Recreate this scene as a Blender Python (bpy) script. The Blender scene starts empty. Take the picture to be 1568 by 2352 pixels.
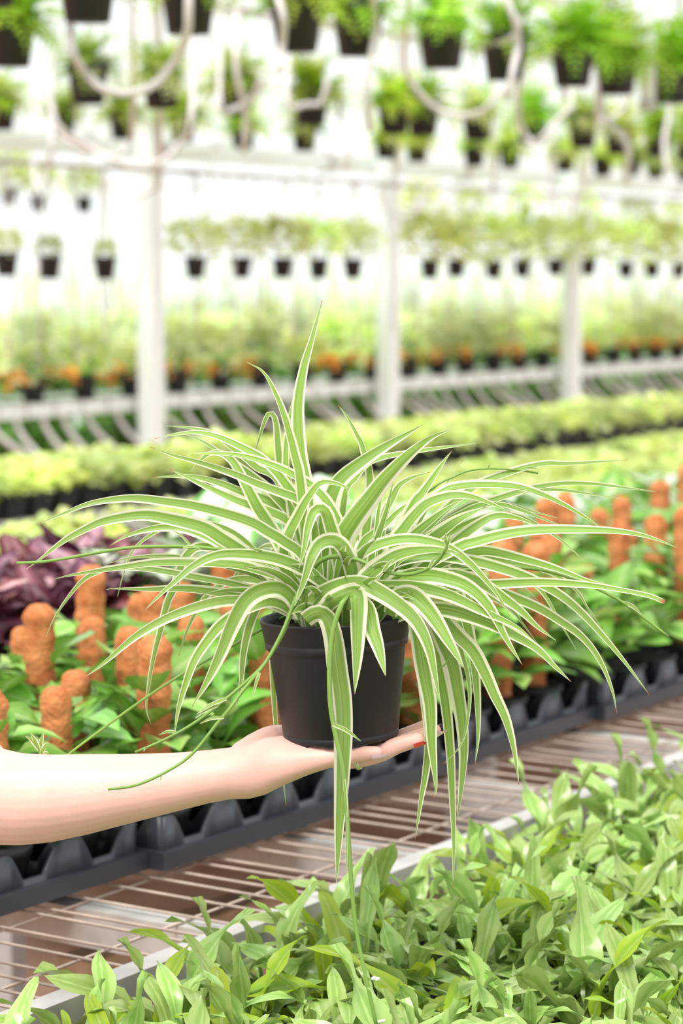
import bpy, bmesh, math, random
from mathutils import Vector, Matrix, Euler
random.seed(7)
R = random.Random(11)
sc = bpy.context.scene
COL = sc.collection
# ------------------------------------------------------------------ camera, sky, light, exposure
F = 85.0 / 24.0 * 1568.0            # focal length in pixels of the 1568-wide frame
CZ = 1.45                           # camera height
PITCH = math.radians(5.62)
CA, SA = math.cos(PITCH), math.sin(PITCH)
cam = bpy.data.cameras.new('camera')
cam.sensor_fit = 'HORIZONTAL'; cam.sensor_width = 24.0; cam.lens = 85.0
cam.clip_start = 0.05; cam.clip_end = 500
cam.dof.use_dof = True; cam.dof.focus_distance = 2.285; cam.dof.aperture_fstop = 6.0
cam_o = bpy.data.objects.new('camera', cam); COL.objects.link(cam_o)
cam_o.location = (0, 0, CZ); cam_o.rotation_euler = (math.radians(90) - PITCH, 0, 0)
sc.camera = cam_o
world = bpy.data.worlds.new('sky'); sc.world = world; world.use_nodes = True
wn = world.node_tree.nodes; wl = world.node_tree.links
wn['Background'].inputs[0].default_value = (0.97, 0.99, 1.0, 1); wn['Background'].inputs[1].default_value = 1.0
sun = bpy.data.lights.new('sun', 'SUN'); sun.energy = 2.7; sun.angle = math.radians(28); sun.color = (1, 0.985, 0.95)
sun_o = bpy.data.objects.new('sun', sun); COL.objects.link(sun_o)
sun_o.rotation_euler = (math.radians(28), math.radians(-14), 0)
sc.view_settings.view_transform = 'Standard'; sc.view_settings.look = 'None'
sc.view_settings.exposure = 0.54; sc.view_settings.gamma = 1.0
sc.view_settings.use_curve_mapping = False

# ------------------------------------------------------------------ coordinates
def ray(x, y):
    u, v = (x - 784) / F, (1176 - y) / F
    return Vector((u, CA + SA * v, -SA + CA * v))
def at(x, y, Y):                    # photo pixel -> the point at distance Y in front of the camera
    r = ray(x, y); return Vector((0, 0, CZ)) + r * (Y / r.y)
TH = math.radians(33.0); S, C_ = math.sin(TH), math.cos(TH)
def W(t, d, z=0.0):                 # along the benches, across the benches, up
    return Vector((S * t - C_ * d, C_ * t + S * d, z))
ROT = math.atan2(C_, S)             # rotation that lays local x along the benches
def t_at(x, d):                     # bench coordinate t of a row d seen in column x
    rx = (x - 784) / F / CA
    s = d / (S - C_ * rx)
    return s * (S * rx + C_)
def proj(p):
    q = p - Vector((0, 0, CZ))
    depth = q.y * CA - q.z * SA
    if depth < .05: return (-9999, -9999)
    return (784 + F * q.x / depth, 1176 - F * (q.y * SA + q.z * CA) / depth)
def seen(p, m=60, h=0.0):
    x, y = proj(p); x2, y2 = proj(p + Vector((0, 0, h)))
    return -m < x < 1568 + m and y > -m and min(y, y2) < 2352 + m and max(y, y2) > -m

# ------------------------------------------------------------------ mesh helpers
class MB:
    def __init__(s): s.v = []; s.f = []; s.uv = []; s.m = []
    def face(s, idx, uvs=None, m=0):
        s.f.append(tuple(idx)); s.uv.append(uvs or [(0, 0)] * len(idx)); s.m.append(m)
    def grid(s, rows, uvf=None, closed=False, m=0, cap=False):
        b = len(s.v); n = len(rows[0])
        for r in rows: s.v.extend([tuple(p) for p in r])
        nr = len(rows)
        for i in range(nr - 1):
            for j in range(n if closed else n - 1):
                k = (j + 1) % n
                q = (b + i * n + j, b + i * n + k, b + (i + 1) * n + k, b + (i + 1) * n + j)
                if uvf: uv = [uvf(j, i), uvf(j + 1, i), uvf(j + 1, i + 1), uvf(j, i + 1)]
                else: uv = None
                s.face(q, uv, m)
        if cap:
            s.face([b + j for j in range(n)][::-1], None, m)
            s.face([b + (nr - 1) * n + j for j in range(n)], None, m)
    def box(s, x0, x1, y0, y1, z0, z1, T=None, m=0):
        b = len(s.v)
        for z in (z0, z1):
            for (x, y) in ((x0, y0), (x1, y0), (x1, y1), (x0, y1)):
                p = Vector((x, y, z)); s.v.append(tuple(T @ p if T else p))
        for q in ((3, 2, 1, 0), (4, 5, 6, 7), (0, 1, 5, 4), (1, 2, 6, 5), (2, 3, 7, 6), (3, 0, 4, 7)):
            s.face([b + i for i in q], None, m)
    def tube(s, pts, r, n=6, m=0, cap=True):
        pts = [Vector(p) for p in pts]; rows = []
        prev = None
        for i, p in enumerate(pts):
            tan = (pts[min(i + 1, len(pts) - 1)] - pts[max(i - 1, 0)]).normalized()
            ref = prev if prev is not None else (Vector((0, 0, 1)) if abs(tan.z) < .9 else Vector((1, 0, 0)))
            a = ref - tan * ref.dot(tan); a.normalize(); prev = a
            b = tan.cross(a); rr = r[i] if isinstance(r, (list, tuple)) else r
            rows.append([p + (a * math.cos(2 * math.pi * k / n) + b * math.sin(2 * math.pi * k / n)) * rr for k in range(n)])
        L = len(rows)
        s.grid(rows, lambda j, i: (j / n, i / max(1, L - 1)), closed=True, m=m, cap=cap)
    def lathe(s, prof, n=24, T=None, m=0):
        rows = []
        for (r, z) in prof:
            row = []
            for k in range(n):
                p = Vector((r * math.cos(2 * math.pi * k / n), r * math.sin(2 * math.pi * k / n), z))
                row.append(T @ p if T else p)
            rows.append(row)
        s.grid(rows, closed=True, m=m)
    def mesh(s, name, mats, smooth=True):
        me = bpy.data.meshes.new(name)
        me.from_pydata(s.v, [], s.f)
        if not isinstance(mats, (list, tuple)): mats = [mats]
        for mm in mats: me.materials.append(mm)
        uvl = me.uv_layers.new(name='UVMap')
        uvl.data.foreach_set('uv', [c for fu in s.uv for uv in fu for c in uv])
        me.polygons.foreach_set('material_index', s.m)
        me.polygons.foreach_set('use_smooth', [smooth] * len(s.f))
        me.update(); return me
def obj(name, me, parent=None, loc=None, rot=None, scale=None):
    o = bpy.data.objects.new(name, me); COL.objects.link(o)
    if parent is not None: o.parent = parent
    if loc is not None: o.location = loc
    if rot is not None: o.rotation_euler = rot
    if scale is not None: o.scale = scale
    return o
def thing(name, label, cat, loc=(0, 0, 0), rot=(0, 0, 0), group=None):
    o = obj(name, None, None, loc, rot); o.empty_display_size = .02
    return tag(o, label, cat, group)
def tag(o, label, cat, group=None):
    o['label'] = label; o['category'] = cat
    if group: o['group'] = group
    return o
def structure(o): o['kind'] = 'structure'; return o
ORD = ['first ', 'second ', 'third ', 'fourth ', 'fifth ', 'sixth ', 'seventh ', 'eighth ', 'ninth ', 'tenth ', 'eleventh ', 'twelfth ', 'thirteenth ', 'fourteenth ',
       'fifteenth ', 'sixteenth ', 'seventeenth ', 'eighteenth ', 'nineteenth ', 'twentieth ']
def nth(k, n, what='from the left'):
    if k == 0: return 'leftmost'
    if k == n - 1: return 'rightmost'
    if k >= n - 20 and k > n // 2: return (ORD[n - 1 - k] + 'from the right').strip()
    if k < 20: return ORD[k] + what
    return ('%sth from the left' % (k + 1)) if k % 10 not in (0, 1, 2) else ('%s%s from the left' % (k + 1, {0: 'st', 1: 'nd', 2: 'rd'}[k % 10]))
def number_row(things, base, tail):
    things.sort(key=lambda o: proj(o.matrix_basis.translation)[0])
    n = len(things)
    for k, o in enumerate(things): o['label'] = base + ', ' + nth(k, n) + ' ' + tail

def spline(pts, n):
    P = [Vector(p) for p in pts]
    if len(P) == 2: return [P[0].lerp(P[1], i / (n - 1)) for i in range(n)]
    # centripetal-ish Catmull-Rom, resampled by arc length
    dense = []
    ext = [P[0] * 2 - P[1]] + P + [P[-1] * 2 - P[-2]]
    for i in range(1, len(ext) - 2):
        p0, p1, p2, p3 = ext[i - 1:i + 3]
        for k in range(14):
            u = k / 14
            dense.append(0.5 * ((2 * p1) + (p2 - p0) * u + (2 * p0 - 5 * p1 + 4 * p2 - p3) * u * u + (3 * p1 - p0 - 3 * p2 + p3) * u ** 3))
    dense.append(P[-1])
    acc = [0.0]
    for a, b in zip(dense, dense[1:]): acc.append(acc[-1] + (b - a).length)
    out = []; j = 0
    for i in range(n):
        s = acc[-1] * i / (n - 1)
        while j < len(acc) - 2 and acc[j + 1] < s: j += 1
        seg = acc[j + 1] - acc[j]
        out.append(dense[j].lerp(dense[j + 1], (s - acc[j]) / seg if seg > 1e-9 else 0))
    return out

# ------------------------------------------------------------------ materials
def mat(name, color, rough=.5, spec=.5, metal=0.0, var=0.0, vscale=8.0, trans=0.0, hue=0.0, emit=None, bump=0.0, bscale=60, sss=0.0, color2=None):
    m = bpy.data.materials.new(name); m.use_nodes = True
    nt = m.node_tree; N = nt.nodes; L = nt.links
    bs = N['Principled BSDF']; out = N['Material Output']
    bs.inputs['Roughness'].default_value = rough; bs.inputs['Metallic'].default_value = metal
    bs.inputs['Specular IOR Level'].default_value = spec
    col = None
    if var or color2:
        tc = N.new('ShaderNodeTexCoord'); no = N.new('ShaderNodeTexNoise'); no.inputs['Scale'].default_value = vscale
        no.inputs['Detail'].default_value = 4
        L.new(tc.outputs['Object'], no.inputs['Vector'])
        mx = N.new('ShaderNodeMix'); mx.data_type = 'RGBA'
        c2 = color2 or tuple(min(1, c * (1 + var)) for c in color[:3])
        c1 = color if color2 else tuple(c * (1 - var) for c in color[:3])
        mx.inputs[6].default_value = (*c1[:3], 1); mx.inputs[7].default_value = (*c2[:3], 1)
        rp = N.new('ShaderNodeMapRange'); rp.inputs[1].default_value = .3; rp.inputs[2].default_value = .7
        L.new(no.outputs[0], rp.inputs[0]); L.new(rp.outputs[0], mx.inputs[0]); col = mx.outputs[2]
    if hue:
        oi = N.new('ShaderNodeObjectInfo'); hs = N.new('ShaderNodeHueSaturation')
        a = N.new('ShaderNodeMapRange'); a.inputs[3].default_value = .5 - hue; a.inputs[4].default_value = .5 + hue
        b = N.new('ShaderNodeMapRange'); b.inputs[3].default_value = .75; b.inputs[4].default_value = 1.25
        mth = N.new('ShaderNodeMath'); mth.operation = 'FRACT'; mm = N.new('ShaderNodeMath'); mm.operation = 'MULTIPLY'; mm.inputs[1].default_value = 7.31
        L.new(oi.outputs['Random'], a.inputs[0]); L.new(oi.outputs['Random'], mm.inputs[0]); L.new(mm.outputs[0], mth.inputs[0]); L.new(mth.outputs[0], b.inputs[0])
        L.new(a.outputs[0], hs.inputs['Hue']); L.new(b.outputs[0], hs.inputs['Value'])
        if col: L.new(col, hs.inputs['Color'])
        else: hs.inputs['Color'].default_value = (*color[:3], 1)
        col = hs.outputs[0]
    if col: L.new(col, bs.inputs['Base Color'])
    else: bs.inputs['Base Color'].default_value = (*color[:3], 1)
    if bump:
        tc2 = N.new('ShaderNodeTexCoord'); n2 = N.new('ShaderNodeTexNoise'); n2.inputs['Scale'].default_value = bscale; n2.inputs['Detail'].default_value = 5
        bp = N.new('ShaderNodeBump'); bp.inputs['Strength'].default_value = bump; bp.inputs['Distance'].default_value = .004
        L.new(tc2.outputs['Object'], n2.inputs['Vector']); L.new(n2.outputs[0], bp.inputs['Height']); L.new(bp.outputs[0], bs.inputs['Normal'])
    if sss:
        bs.inputs['Subsurface Weight'].default_value = sss; bs.inputs['Subsurface Radius'].default_value = (1, .4, .25); bs.inputs['Subsurface Scale'].default_value = .008
    if trans:
        tr = N.new('ShaderNodeBsdfTranslucent'); ms = N.new('ShaderNodeMixShader'); ms.inputs[0].default_value = trans
        if col: L.new(col, tr.inputs[0])
        else: tr.inputs[0].default_value = (*color[:3], 1)
        L.new(bs.outputs[0], ms.inputs[1]); L.new(tr.outputs[0], ms.inputs[2]); L.new(ms.outputs[0], out.inputs[0])
    return m

def striped_leaf_material():
    m = bpy.data.materials.new('striped_leaf'); m.use_nodes = True
    nt = m.node_tree; N = nt.nodes; L = nt.links; bs = N['Principled BSDF']; out = N['Material Output']
    def math_(op, a, b=None, v=None):
        n = N.new('ShaderNodeMath'); n.operation = op
        L.new(a, n.inputs[0])
        if b is not None: L.new(b, n.inputs[1])
        if v is not None: n.inputs[1].default_value = v
        return n.outputs[0]
    uv = N.new('ShaderNodeUVMap'); sp = N.new('ShaderNodeSeparateXYZ'); L.new(uv.outputs[0], sp.inputs[0])
    oi = N.new('ShaderNodeObjectInfo')
    # fine lengthwise streaks: noise stretched along the leaf
    cm = N.new('ShaderNodeCombineXYZ'); ux = math_('MULTIPLY', sp.outputs[0], v=22.0); vy = math_('MULTIPLY', sp.outputs[1], v=2.0)
    rz = math_('MULTIPLY', oi.outputs['Random'], v=60.0)
    L.new(ux, cm.inputs[0]); L.new(vy, cm.inputs[1]); L.new(rz, cm.inputs[2])
    no = N.new('ShaderNodeTexNoise'); no.inputs['Scale'].default_value = 1.0; no.inputs['Detail'].default_value = 2; L.new(cm.outputs[0], no.inputs['Vector'])
    # distance from the midrib 0..1, wobbling with the noise, and off-centre per leaf
    off = math_('MULTIPLY', math_('SUBTRACT', oi.outputs['Random'], v=.5), v=.16)
    c = math_('ADD', math_('SUBTRACT', sp.outputs[0], v=.5), off)
    dist = math_('MULTIPLY', math_('ABSOLUTE', c), v=2.0)
    dist = math_('ADD', dist, math_('MULTIPLY', math_('SUBTRACT', no.outputs[0], v=.5), v=.12))
    rp = N.new('ShaderNodeValToRGB'); e = rp.color_ramp.elements
    e[0].position = 0; e[0].color = (.20, .365, .035, 1)
    e[1].position = .12; e[1].color = (.29, .46, .085, 1)
    for pos, cc in ((.45, (.205, .375, .05, 1)), (.66, (.275, .435, .09, 1)), (.73, (.80, .80, .58, 1)), (.92, (.86, .85, .68, 1)), (1.0, (.80, .80, .50, 1))):
        q = e.new(pos); q.color = cc
    L.new(dist, rp.inputs[0])
    # pale streaks inside the green
    st = N.new('ShaderNodeMapRange'); st.inputs[1].default_value = .52; st.inputs[2].default_value = .72; L.new(no.outputs[0], st.inputs[0])
    mx = N.new('ShaderNodeMix'); mx.data_type = 'RGBA'; L.new(math_('MULTIPLY', st.outputs[0], v=.40), mx.inputs[0]); L.new(rp.outputs[0], mx.inputs[6]); mx.inputs[7].default_value = (.55, .66, .34, 1)
    # brown tip
    tip = N.new('ShaderNodeMapRange'); tip.inputs[1].default_value = .975; tip.inputs[2].default_value = .995; L.new(sp.outputs[1], tip.inputs[0])
    gate = math_('GREATER_THAN', oi.outputs['Random'], v=.45)
    mx2 = N.new('ShaderNodeMix'); mx2.data_type = 'RGBA'; L.new(math_('MULTIPLY', tip.outputs[0], gate), mx2.inputs[0]); L.new(mx.outputs[2], mx2.inputs[6]); mx2.inputs[7].default_value = (.35, .12, .05, 1)
    hs = N.new('ShaderNodeHueSaturation'); vv = N.new('ShaderNodeMapRange'); vv.inputs[3].default_value = .85; vv.inputs[4].default_value = 1.12
    fr = math_('FRACT', math_('MULTIPLY', oi.outputs['Random'], v=9.7)); L.new(fr, vv.inputs[0]); L.new(vv.outputs[0], hs.inputs['Value']); L.new(mx2.outputs[2], hs.inputs['Color'])
    col = hs.outputs[0]
    L.new(col, bs.inputs['Base Color']); bs.inputs['Roughness'].default_value = .42; bs.inputs['Specular IOR Level'].default_value = .4
    bp = N.new('ShaderNodeBump'); bp.inputs['Strength'].default_value = .25; bp.inputs['Distance'].default_value = .0006; L.new(no.outputs[0], bp.inputs['Height']); L.new(bp.outputs[0], bs.inputs['Normal'])
    tr = N.new('ShaderNodeBsdfTranslucent'); L.new(col, tr.inputs[0])
    ms = N.new('ShaderNodeMixShader'); ms.inputs[0].default_value = .38
    L.new(bs.outputs[0], ms.inputs[1]); L.new(tr.outputs[0], ms.inputs[2]); L.new(ms.outputs[0], out.inputs[0])
    return m
def two_tone_leaf(name, rim, mid, edge=.62, trans=.25, rough=.4, hue=.01, vein=None):
    m = bpy.data.materials.new(name); m.use_nodes = True
    nt = m.node_tree; N = nt.nodes; L = nt.links; bs = N['Principled BSDF']; out = N['Material Output']
    uv = N.new('ShaderNodeUVMap'); sp = N.new('ShaderNodeSeparateXYZ'); L.new(uv.outputs[0], sp.inputs[0])
    tc = N.new('ShaderNodeTexCoord'); no = N.new('ShaderNodeTexNoise'); no.inputs['Scale'].default_value = 6; no.inputs['Detail'].default_value = 4; L.new(tc.outputs['Object'], no.inputs['Vector'])
    a = N.new('ShaderNodeMath'); a.operation = 'SUBTRACT'; a.inputs[1].default_value = .5; L.new(sp.outputs[0], a.inputs[0])
    b = N.new('ShaderNodeMath'); b.operation = 'ABSOLUTE'; L.new(a.outputs[0], b.inputs[0])
    c = N.new('ShaderNodeMath'); c.operation = 'MULTIPLY_ADD'; c.inputs[1].default_value = 2; L.new(b.outputs[0], c.inputs[0])
    d = N.new('ShaderNodeMath'); d.operation = 'MULTIPLY_ADD'; d.inputs[1].default_value = .6; d.inputs[2].default_value = -.3; L.new(no.outputs[0], d.inputs[0]); L.new(d.outputs[0], c.inputs[2])
    rp = N.new('ShaderNodeValToRGB'); e = rp.color_ramp.elements
    e[0].position = 0; e[0].color = (*(vein or mid), 1); e[1].position = 1; e[1].color = (*rim, 1)
    for pos, cc in ((.08, vein or mid), (.16, mid), (max(.2, edge - .15), mid), (edge + .1, rim)):
        q = e.new(pos); q.color = (*cc, 1)
    L.new(c.outputs[0], rp.inputs[0])
    oi = N.new('ShaderNodeObjectInfo'); hs = N.new('ShaderNodeHueSaturation')
    mr = N.new('ShaderNodeMapRange'); mr.inputs[3].default_value = .5 - hue; mr.inputs[4].default_value = .5 + hue; L.new(oi.outputs['Random'], mr.inputs[0]); L.new(mr.outputs[0], hs.inputs['Hue'])
    mv = N.new('ShaderNodeMapRange'); mv.inputs[3].default_value = .8; mv.inputs[4].default_value = 1.2; L.new(oi.outputs['Random'], mv.inputs[0]); L.new(mv.outputs[0], hs.inputs['Value'])
    L.new(rp.outputs[0], hs.inputs['Color']); L.new(hs.outputs[0], bs.inputs['Base Color'])
    bs.inputs['Roughness'].default_value = rough
    tr = N.new('ShaderNodeBsdfTranslucent'); L.new(hs.outputs[0], tr.inputs[0])
    ms = N.new('ShaderNodeMixShader'); ms.inputs[0].default_value = trans
    L.new(bs.outputs[0], ms.inputs[1]); L.new(tr.outputs[0], ms.inputs[2]); L.new(ms.outputs[0], out.inputs[0])
    return m
def pane_material():
    m = bpy.data.materials.new('greenhouse_film'); m.use_nodes = True
    nt = m.node_tree; N = nt.nodes; L = nt.links; out = N['Material Output']; N.remove(N['Principled BSDF'])
    t = N.new('ShaderNodeBsdfTransparent'); t.inputs[0].default_value = (.97, .985, .98, 1)
    d = N.new('ShaderNodeBsdfTranslucent'); d.inputs[0].default_value = (.9, .93, .9, 1)
    ms = N.new('ShaderNodeMixShader'); ms.inputs[0].default_value = .10
    L.new(t.outputs[0], ms.inputs[1]); L.new(d.outputs[0], ms.inputs[2]); L.new(ms.outputs[0], out.inputs[0])
    return m
M = dict(
    striped=striped_leaf_material(),
    stolon=mat('stolon_green', (.22, .38, .07), .45, trans=.2, var=.15),
    bud=mat('flower_bud', (.85, .85, .72), .5, trans=.3),
    pot=mat('black_pot', (.0115, .012, .0145), .5, .4, bump=.08, bscale=220, var=.2, vscale=30),
    potfar=mat('dark_pot', (.016, .016, .017), .5, .4),
    soil=mat('potting_soil', (.03, .02, .013), .95, .1, var=.5, vscale=90, bump=.8, bscale=150),
    skin=mat('skin', (.73, .44, .365), .46, .35, var=.05, vscale=30, sss=.25, bump=.05, bscale=380),
    nail=mat('pale_nail', (.74, .52, .57), .15, .6), rednail=mat('red_nail', (.78, .06, .05), .12, .6),
    silver=mat('silver', (.8, .8, .78), .2, .5, 1.0),
    tray=mat('black_tray', (.040, .044, .056), .38, .5, bump=.1, bscale=80),
    coir=mat('coir_fibre', (.38, .11, .035), .95, .1, color2=(.68, .27, .11), vscale=38, bump=1.0, bscale=170),
    wire=mat('galvanised_wire', (.48, .38, .32), .5, .4, .3, var=.25, vscale=20),
    rail=mat('galvanised_rail', (.50, .48, .46), .5, .5, .2, var=.15, vscale=25),
    rust=mat('rusty_steel', (.38, .20, .13), .8, .2, color2=(.55, .42, .34), vscale=20),
    wood=mat('pale_wood', (.52, .36, .24), .75, .2, var=.3, vscale=14),
    white=mat('white_paint', (.84, .90, .88), .5, .4, var=.05),
    tube=mat('irrigation_tube', (.74, .70, .68), .45, .4, trans=.15),
    cord=mat('hanger_cord', (.62, .60, .56), .6, .3),
    ground=mat('ground', (.26, .135, .085), .95, .1, color2=(.44, .29, .21), vscale=5, bump=.6, bscale=18),
    film=pane_material(),
    bed=two_tone_leaf('bed_leaf', (.37, .51, .15), (.27, .43, .09), .5, .22, .24, .012, (.40, .54, .17)),
    bedyel=two_tone_leaf('bed_leaf_yellow', (.36, .50, .03), (.28, .44, .03), .5, .4, .38, .01, (.40, .50, .10)),
    vine=two_tone_leaf('vine_leaf', (.15, .34, .04), (.21, .43, .07), .6, .25, .25, .012, (.34, .52, .16)),
    vinepale=two_tone_leaf('pale_vine_leaf', (.45, .62, .18), (.30, .55, .10), .5, .35, .4, .02),
    calad=two_tone_leaf('white_leaf', (.16, .42, .08), (.78, .82, .70), .72, .3, .4, .01, (.66, .78, .55)),
    purple=two_tone_leaf('purple_leaf', (.10, .018, .03), (.22, .07, .10), .5, .15, .3, .03, (.42, .20, .24)),
    pink=two_tone_leaf('pink_leaf', (.25, .07, .10), (.62, .38, .42), .6, .25, .35, .03, (.35, .10, .14)),
    red=mat('red_bract', (.70, .08, .03), .5, trans=.3),
    lime=mat('lime_leaf', (.64, .75, .20), .5, .4, trans=.48, hue=.015, var=.25, vscale=14),
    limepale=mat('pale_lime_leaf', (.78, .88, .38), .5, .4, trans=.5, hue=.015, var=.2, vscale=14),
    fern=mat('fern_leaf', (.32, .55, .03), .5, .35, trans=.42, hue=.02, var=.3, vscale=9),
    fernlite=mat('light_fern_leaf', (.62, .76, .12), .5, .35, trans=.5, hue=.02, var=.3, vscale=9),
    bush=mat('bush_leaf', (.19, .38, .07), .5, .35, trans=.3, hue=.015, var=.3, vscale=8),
    hazepale=mat('haze_pale_leaf', (.78, .90, .50), .6, .3, trans=.55, hue=.015, var=.2, vscale=8),  # washed-out distance haze put into the leaf colour
    orange=mat('orange_petal', (.95, .42, .08), .55, .3, trans=.3, var=.15),
)

# ------------------------------------------------------------------ the setting
mb = MB(); mb.box(-40, 60, -4, 70, -.1, 0)
structure(obj('floor', mb.mesh('floor', M['ground'])))
BX = Matrix.Rotation(ROT, 4, 'Z')   # local x along the benches, local y across (towards larger d)
wall = structure(obj('wall_back', None)); wall.matrix_basis = Matrix.Translation(W(0, 17.5)) @ BX
pm = MB(); pm.box(-.98, .98, -.01, .01, .32, 4.6); pane_me = pm.mesh('glazing_panel', M['film'])
fm = MB()
for k in range(0, 22):
    fm.box(14 + 2 * k - .02, 14 + 2 * k + .02, -.03, .03, .3, 4.65)
fm.box(14, 56, -.05, .05, 0, .3); fm.box(14, 56, -.03, .03, 4.6, 4.7); fm.box(14, 56, -.025, .025, 2.48, 2.53)
obj('wall_frame', fm.mesh('wall_frame', M['white'], False), wall)
for k in range(21): obj('glazing_panel', pane_me, wall, (15 + 2 * k, 0, 0))

# benches -----------------------------------------------------------
def bench_thing(name, label, d0, d1, t0, t1, ztop, legs=True, solid=None, cat='bench'):
    o = thing(name, label, cat); o.matrix_basis = Matrix.Translation(W(0, 0)) @ BX
    m = MB(); m.box(t0, t1, d0, d0 + .03, ztop - .04, ztop); obj('front_rail', m.mesh('front_rail', M['rail'], False), o)
    m = MB(); m.box(t0, t1, d1 - .035, d1, ztop - .045, ztop); obj('back_rail', m.mesh('back_rail', M['rail'], False), o)
    lm = MB(); lm.box(-.022, .022, -.022, .022, 0, ztop - .045); lme = lm.mesh('leg', M['rail'], False)
    n = max(2, int((t1 - t0) / 1.6) + 1)
    for k in range(n):
        t = t0 + .1 + (t1 - t0 - .2) * k / (n - 1)
        obj('leg', lme, o, (t, d0 + .02, 0)); obj('leg', lme, o, (t, d1 - .02, 0))
    if solid:
        m = MB(); m.box(t0, t1, d0 + .036, d1 - .036, ztop - .03, ztop - .004); obj('top_panel', m.mesh('top_panel', solid, False), o)
    return o
BZ = .72
wb = bench_thing('wire_bench', 'long galvanised wire-mesh bench with pale rail, standing below the black trays', 1.53, 2.95, 1.2, 7.2, BZ)
wm = MB(); wm.tube([(0, 1.566, 0), (0, 2.914, 0)], .0019, 5); wire_me = wm.mesh('cross_wire', M['wire'])
for k in range(116): obj('cross_wire', wire_me, wb, (1.25 + .05 * k + R.uniform(-.004, .004), 0, BZ - .008), (0, 0, R.uniform(-.012, .012)))
wm = MB(); wm.tube([(1.2, 0, 0), (7.2, 0, 0)], .0019, 5); lw_me = wm.mesh('long_wire', M['wire'])
for k in range(9): obj('long_wire', lw_me, wb, (0, 1.64 + .15 * k, BZ - .0135))
cm_ = MB(); cm_.box(-.022, .022, 1.566, 2.914, BZ - .062, BZ - .016); cb = cm_.mesh('crossbar', M['rail'], False)
for t in (1.34, 1.77, 2.20, 2.63, 3.06, 3.49, 3.92, 4.35, 4.78, 5.21): obj('crossbar', cb, wb, (t, 0, 0))
bench_thing('seedling_bench', 'low galvanised bench under the bed of strap-leaved seedlings', .55, 1.49, .9, 3.6, BZ - .09, solid=M['tray'])
bench_thing('lime_bench', 'bench carrying the mass of small lime-green plants', 3.02, 4.2, 3.4, 10.5, BZ - .07, solid=M['rail'])
bench_thing('row_bench', 'narrow bench under the long row of square black pots', 4.55, 5.25, 5.0, 13.0, .74, solid=M['rail'])
bench_thing('low_bench', 'low bench of dark green bushes beneath the white rail shelf', 7.93, 8.72, 8.4, 19.5, .36, solid=M['rail'])
bench_thing('middle_bench', 'bench of dark green bushes right behind the white rail shelf', 8.75, 9.25, 9.5, 20.5, .60, solid=M['rail'])
bench_thing('far_bench', 'far bench carrying tall pale plants near the white wall', 10.4, 12.6, 11.5, 28, .78, solid=M['rail'])
# the white pipe rail shelf far back
rl = thing('rail_shelf', 'long white rail shelf holding the orange-flowered pots', 'shelf'); rl.matrix_basis = BX.copy()
m = MB(); m.box(8.6, 18.8, 7.86, 7.92, .735, .80); obj('front_rail', m.mesh('front_rail', M['white'], False), rl)
for y_ in (7.94, 8.0, 8.44): m = MB(); m.box(8.6, 18.8, y_, y_ + .02, .78, .80); obj('shelf_bar', m.mesh('shelf_bar', M['white'], False), rl)
m = MB(); m.box(-.02, .02, 8.42, 8.46, 0, .775); lme = m.mesh('leg', M['white'], False)
for k in range(8): obj('leg', lme, rl, (9 + 1.35 * k, 0, 0))
m = MB(); m.box(-.006, .006, 7.852, 7.926, .73, .806); jm = m.mesh('rail_joint', M['rail'], False)
for k in range(46): obj('rail_joint', jm, rl, (8.8 + .215 * k, 0, 0))
drips = []
for v in range(4):
    m = MB(); s_ = [.05, .12, .18, .02][v]
    m.tube([(0, 7.88, .74), (0.0, 7.86, .69), (s_ * .35, 7.82, .63), (s_ * .9, 7.76, .57), (s_ * 1.7, 7.68, .51), (s_ * 2.4, 7.62, .46)], .014, 6); drips.append(m.mesh('drip_tube', M['tube']))
for k in range(50): obj('drip_tube', drips[R.randrange(4)], rl, (8.75 + .2 * k + R.uniform(-.05, .05), 0, 0))
# posts, beams
def post(x, d, w, zt, label):
    t = t_at(x, d); o = tag(obj('support_post', None), label, 'post'); o.matrix_basis = Matrix.Translation(W(t, d)) @ BX
    m = MB(); m.box(-w / 2, w / 2, -w / 2, w / 2, .012, zt); m2 = MB(); m2.box(-w, w, -w, w, 0, .012)
    obj('shaft', m.mesh('shaft', M['white'], False), o); obj('base_plate', m2.mesh('base_plate', M['rail'], False), o)
for x, l in ((350, 'white square greenhouse post, leftmost of the three along the white rail shelf'), (890, 'white square greenhouse post in the middle of the white rail shelf'),
             (1308, 'white square greenhouse post, rightmost of the three along the white rail shelf')): post(x, 7.76, .10, 2.9, l)
o = tag(obj('drop_pipe', None), 'pale pipe dropping between the hanging ferns at the upper right', 'pipe'); o.matrix_basis = Matrix.Translation(W(t_at(1475, 4.42), 4.42)) @ BX
m = MB(); m.tube([(0, 0, 2.14), (0, 0, 2.85)], .032, 12); obj('shaft', m.mesh('shaft', M['white']), o)
m = MB(); m.tube([(0, 0, 2.12), (0, 0, 2.16)], .037, 12); obj('end_cap', m.mesh('end_cap', M['rail']), o)
def beam(name, d, z, r, t0, t1, label, m_, box=True):
    o = tag(obj(name, None), label, 'beam'); o.matrix_basis = BX.copy(); m = MB()
    if box: m.box(t0, t1, d - r, d + r, z - r, z + r)
    else: m.tube([(t0, d, z), (t1, d, z)], r, 8)
    obj('bar', m.mesh('bar', m_, False), o)
    cl = MB(); cl.box(-.03, .03, d - r * 1.4, d + r * 1.4, z - r * 1.4, z + r * 1.4); cm = cl.mesh('clamp', M['rail'], False)
    k = t0 + .6
    while k < t1: obj('clamp', cm, o, (k, 0, 0)); k += 1.6
    return o
beam('cross_beam', 7.9, 2.095, .035, 8.2, 19, 'pale horizontal beam running under the farthest hanging pots', M['white'])
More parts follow.
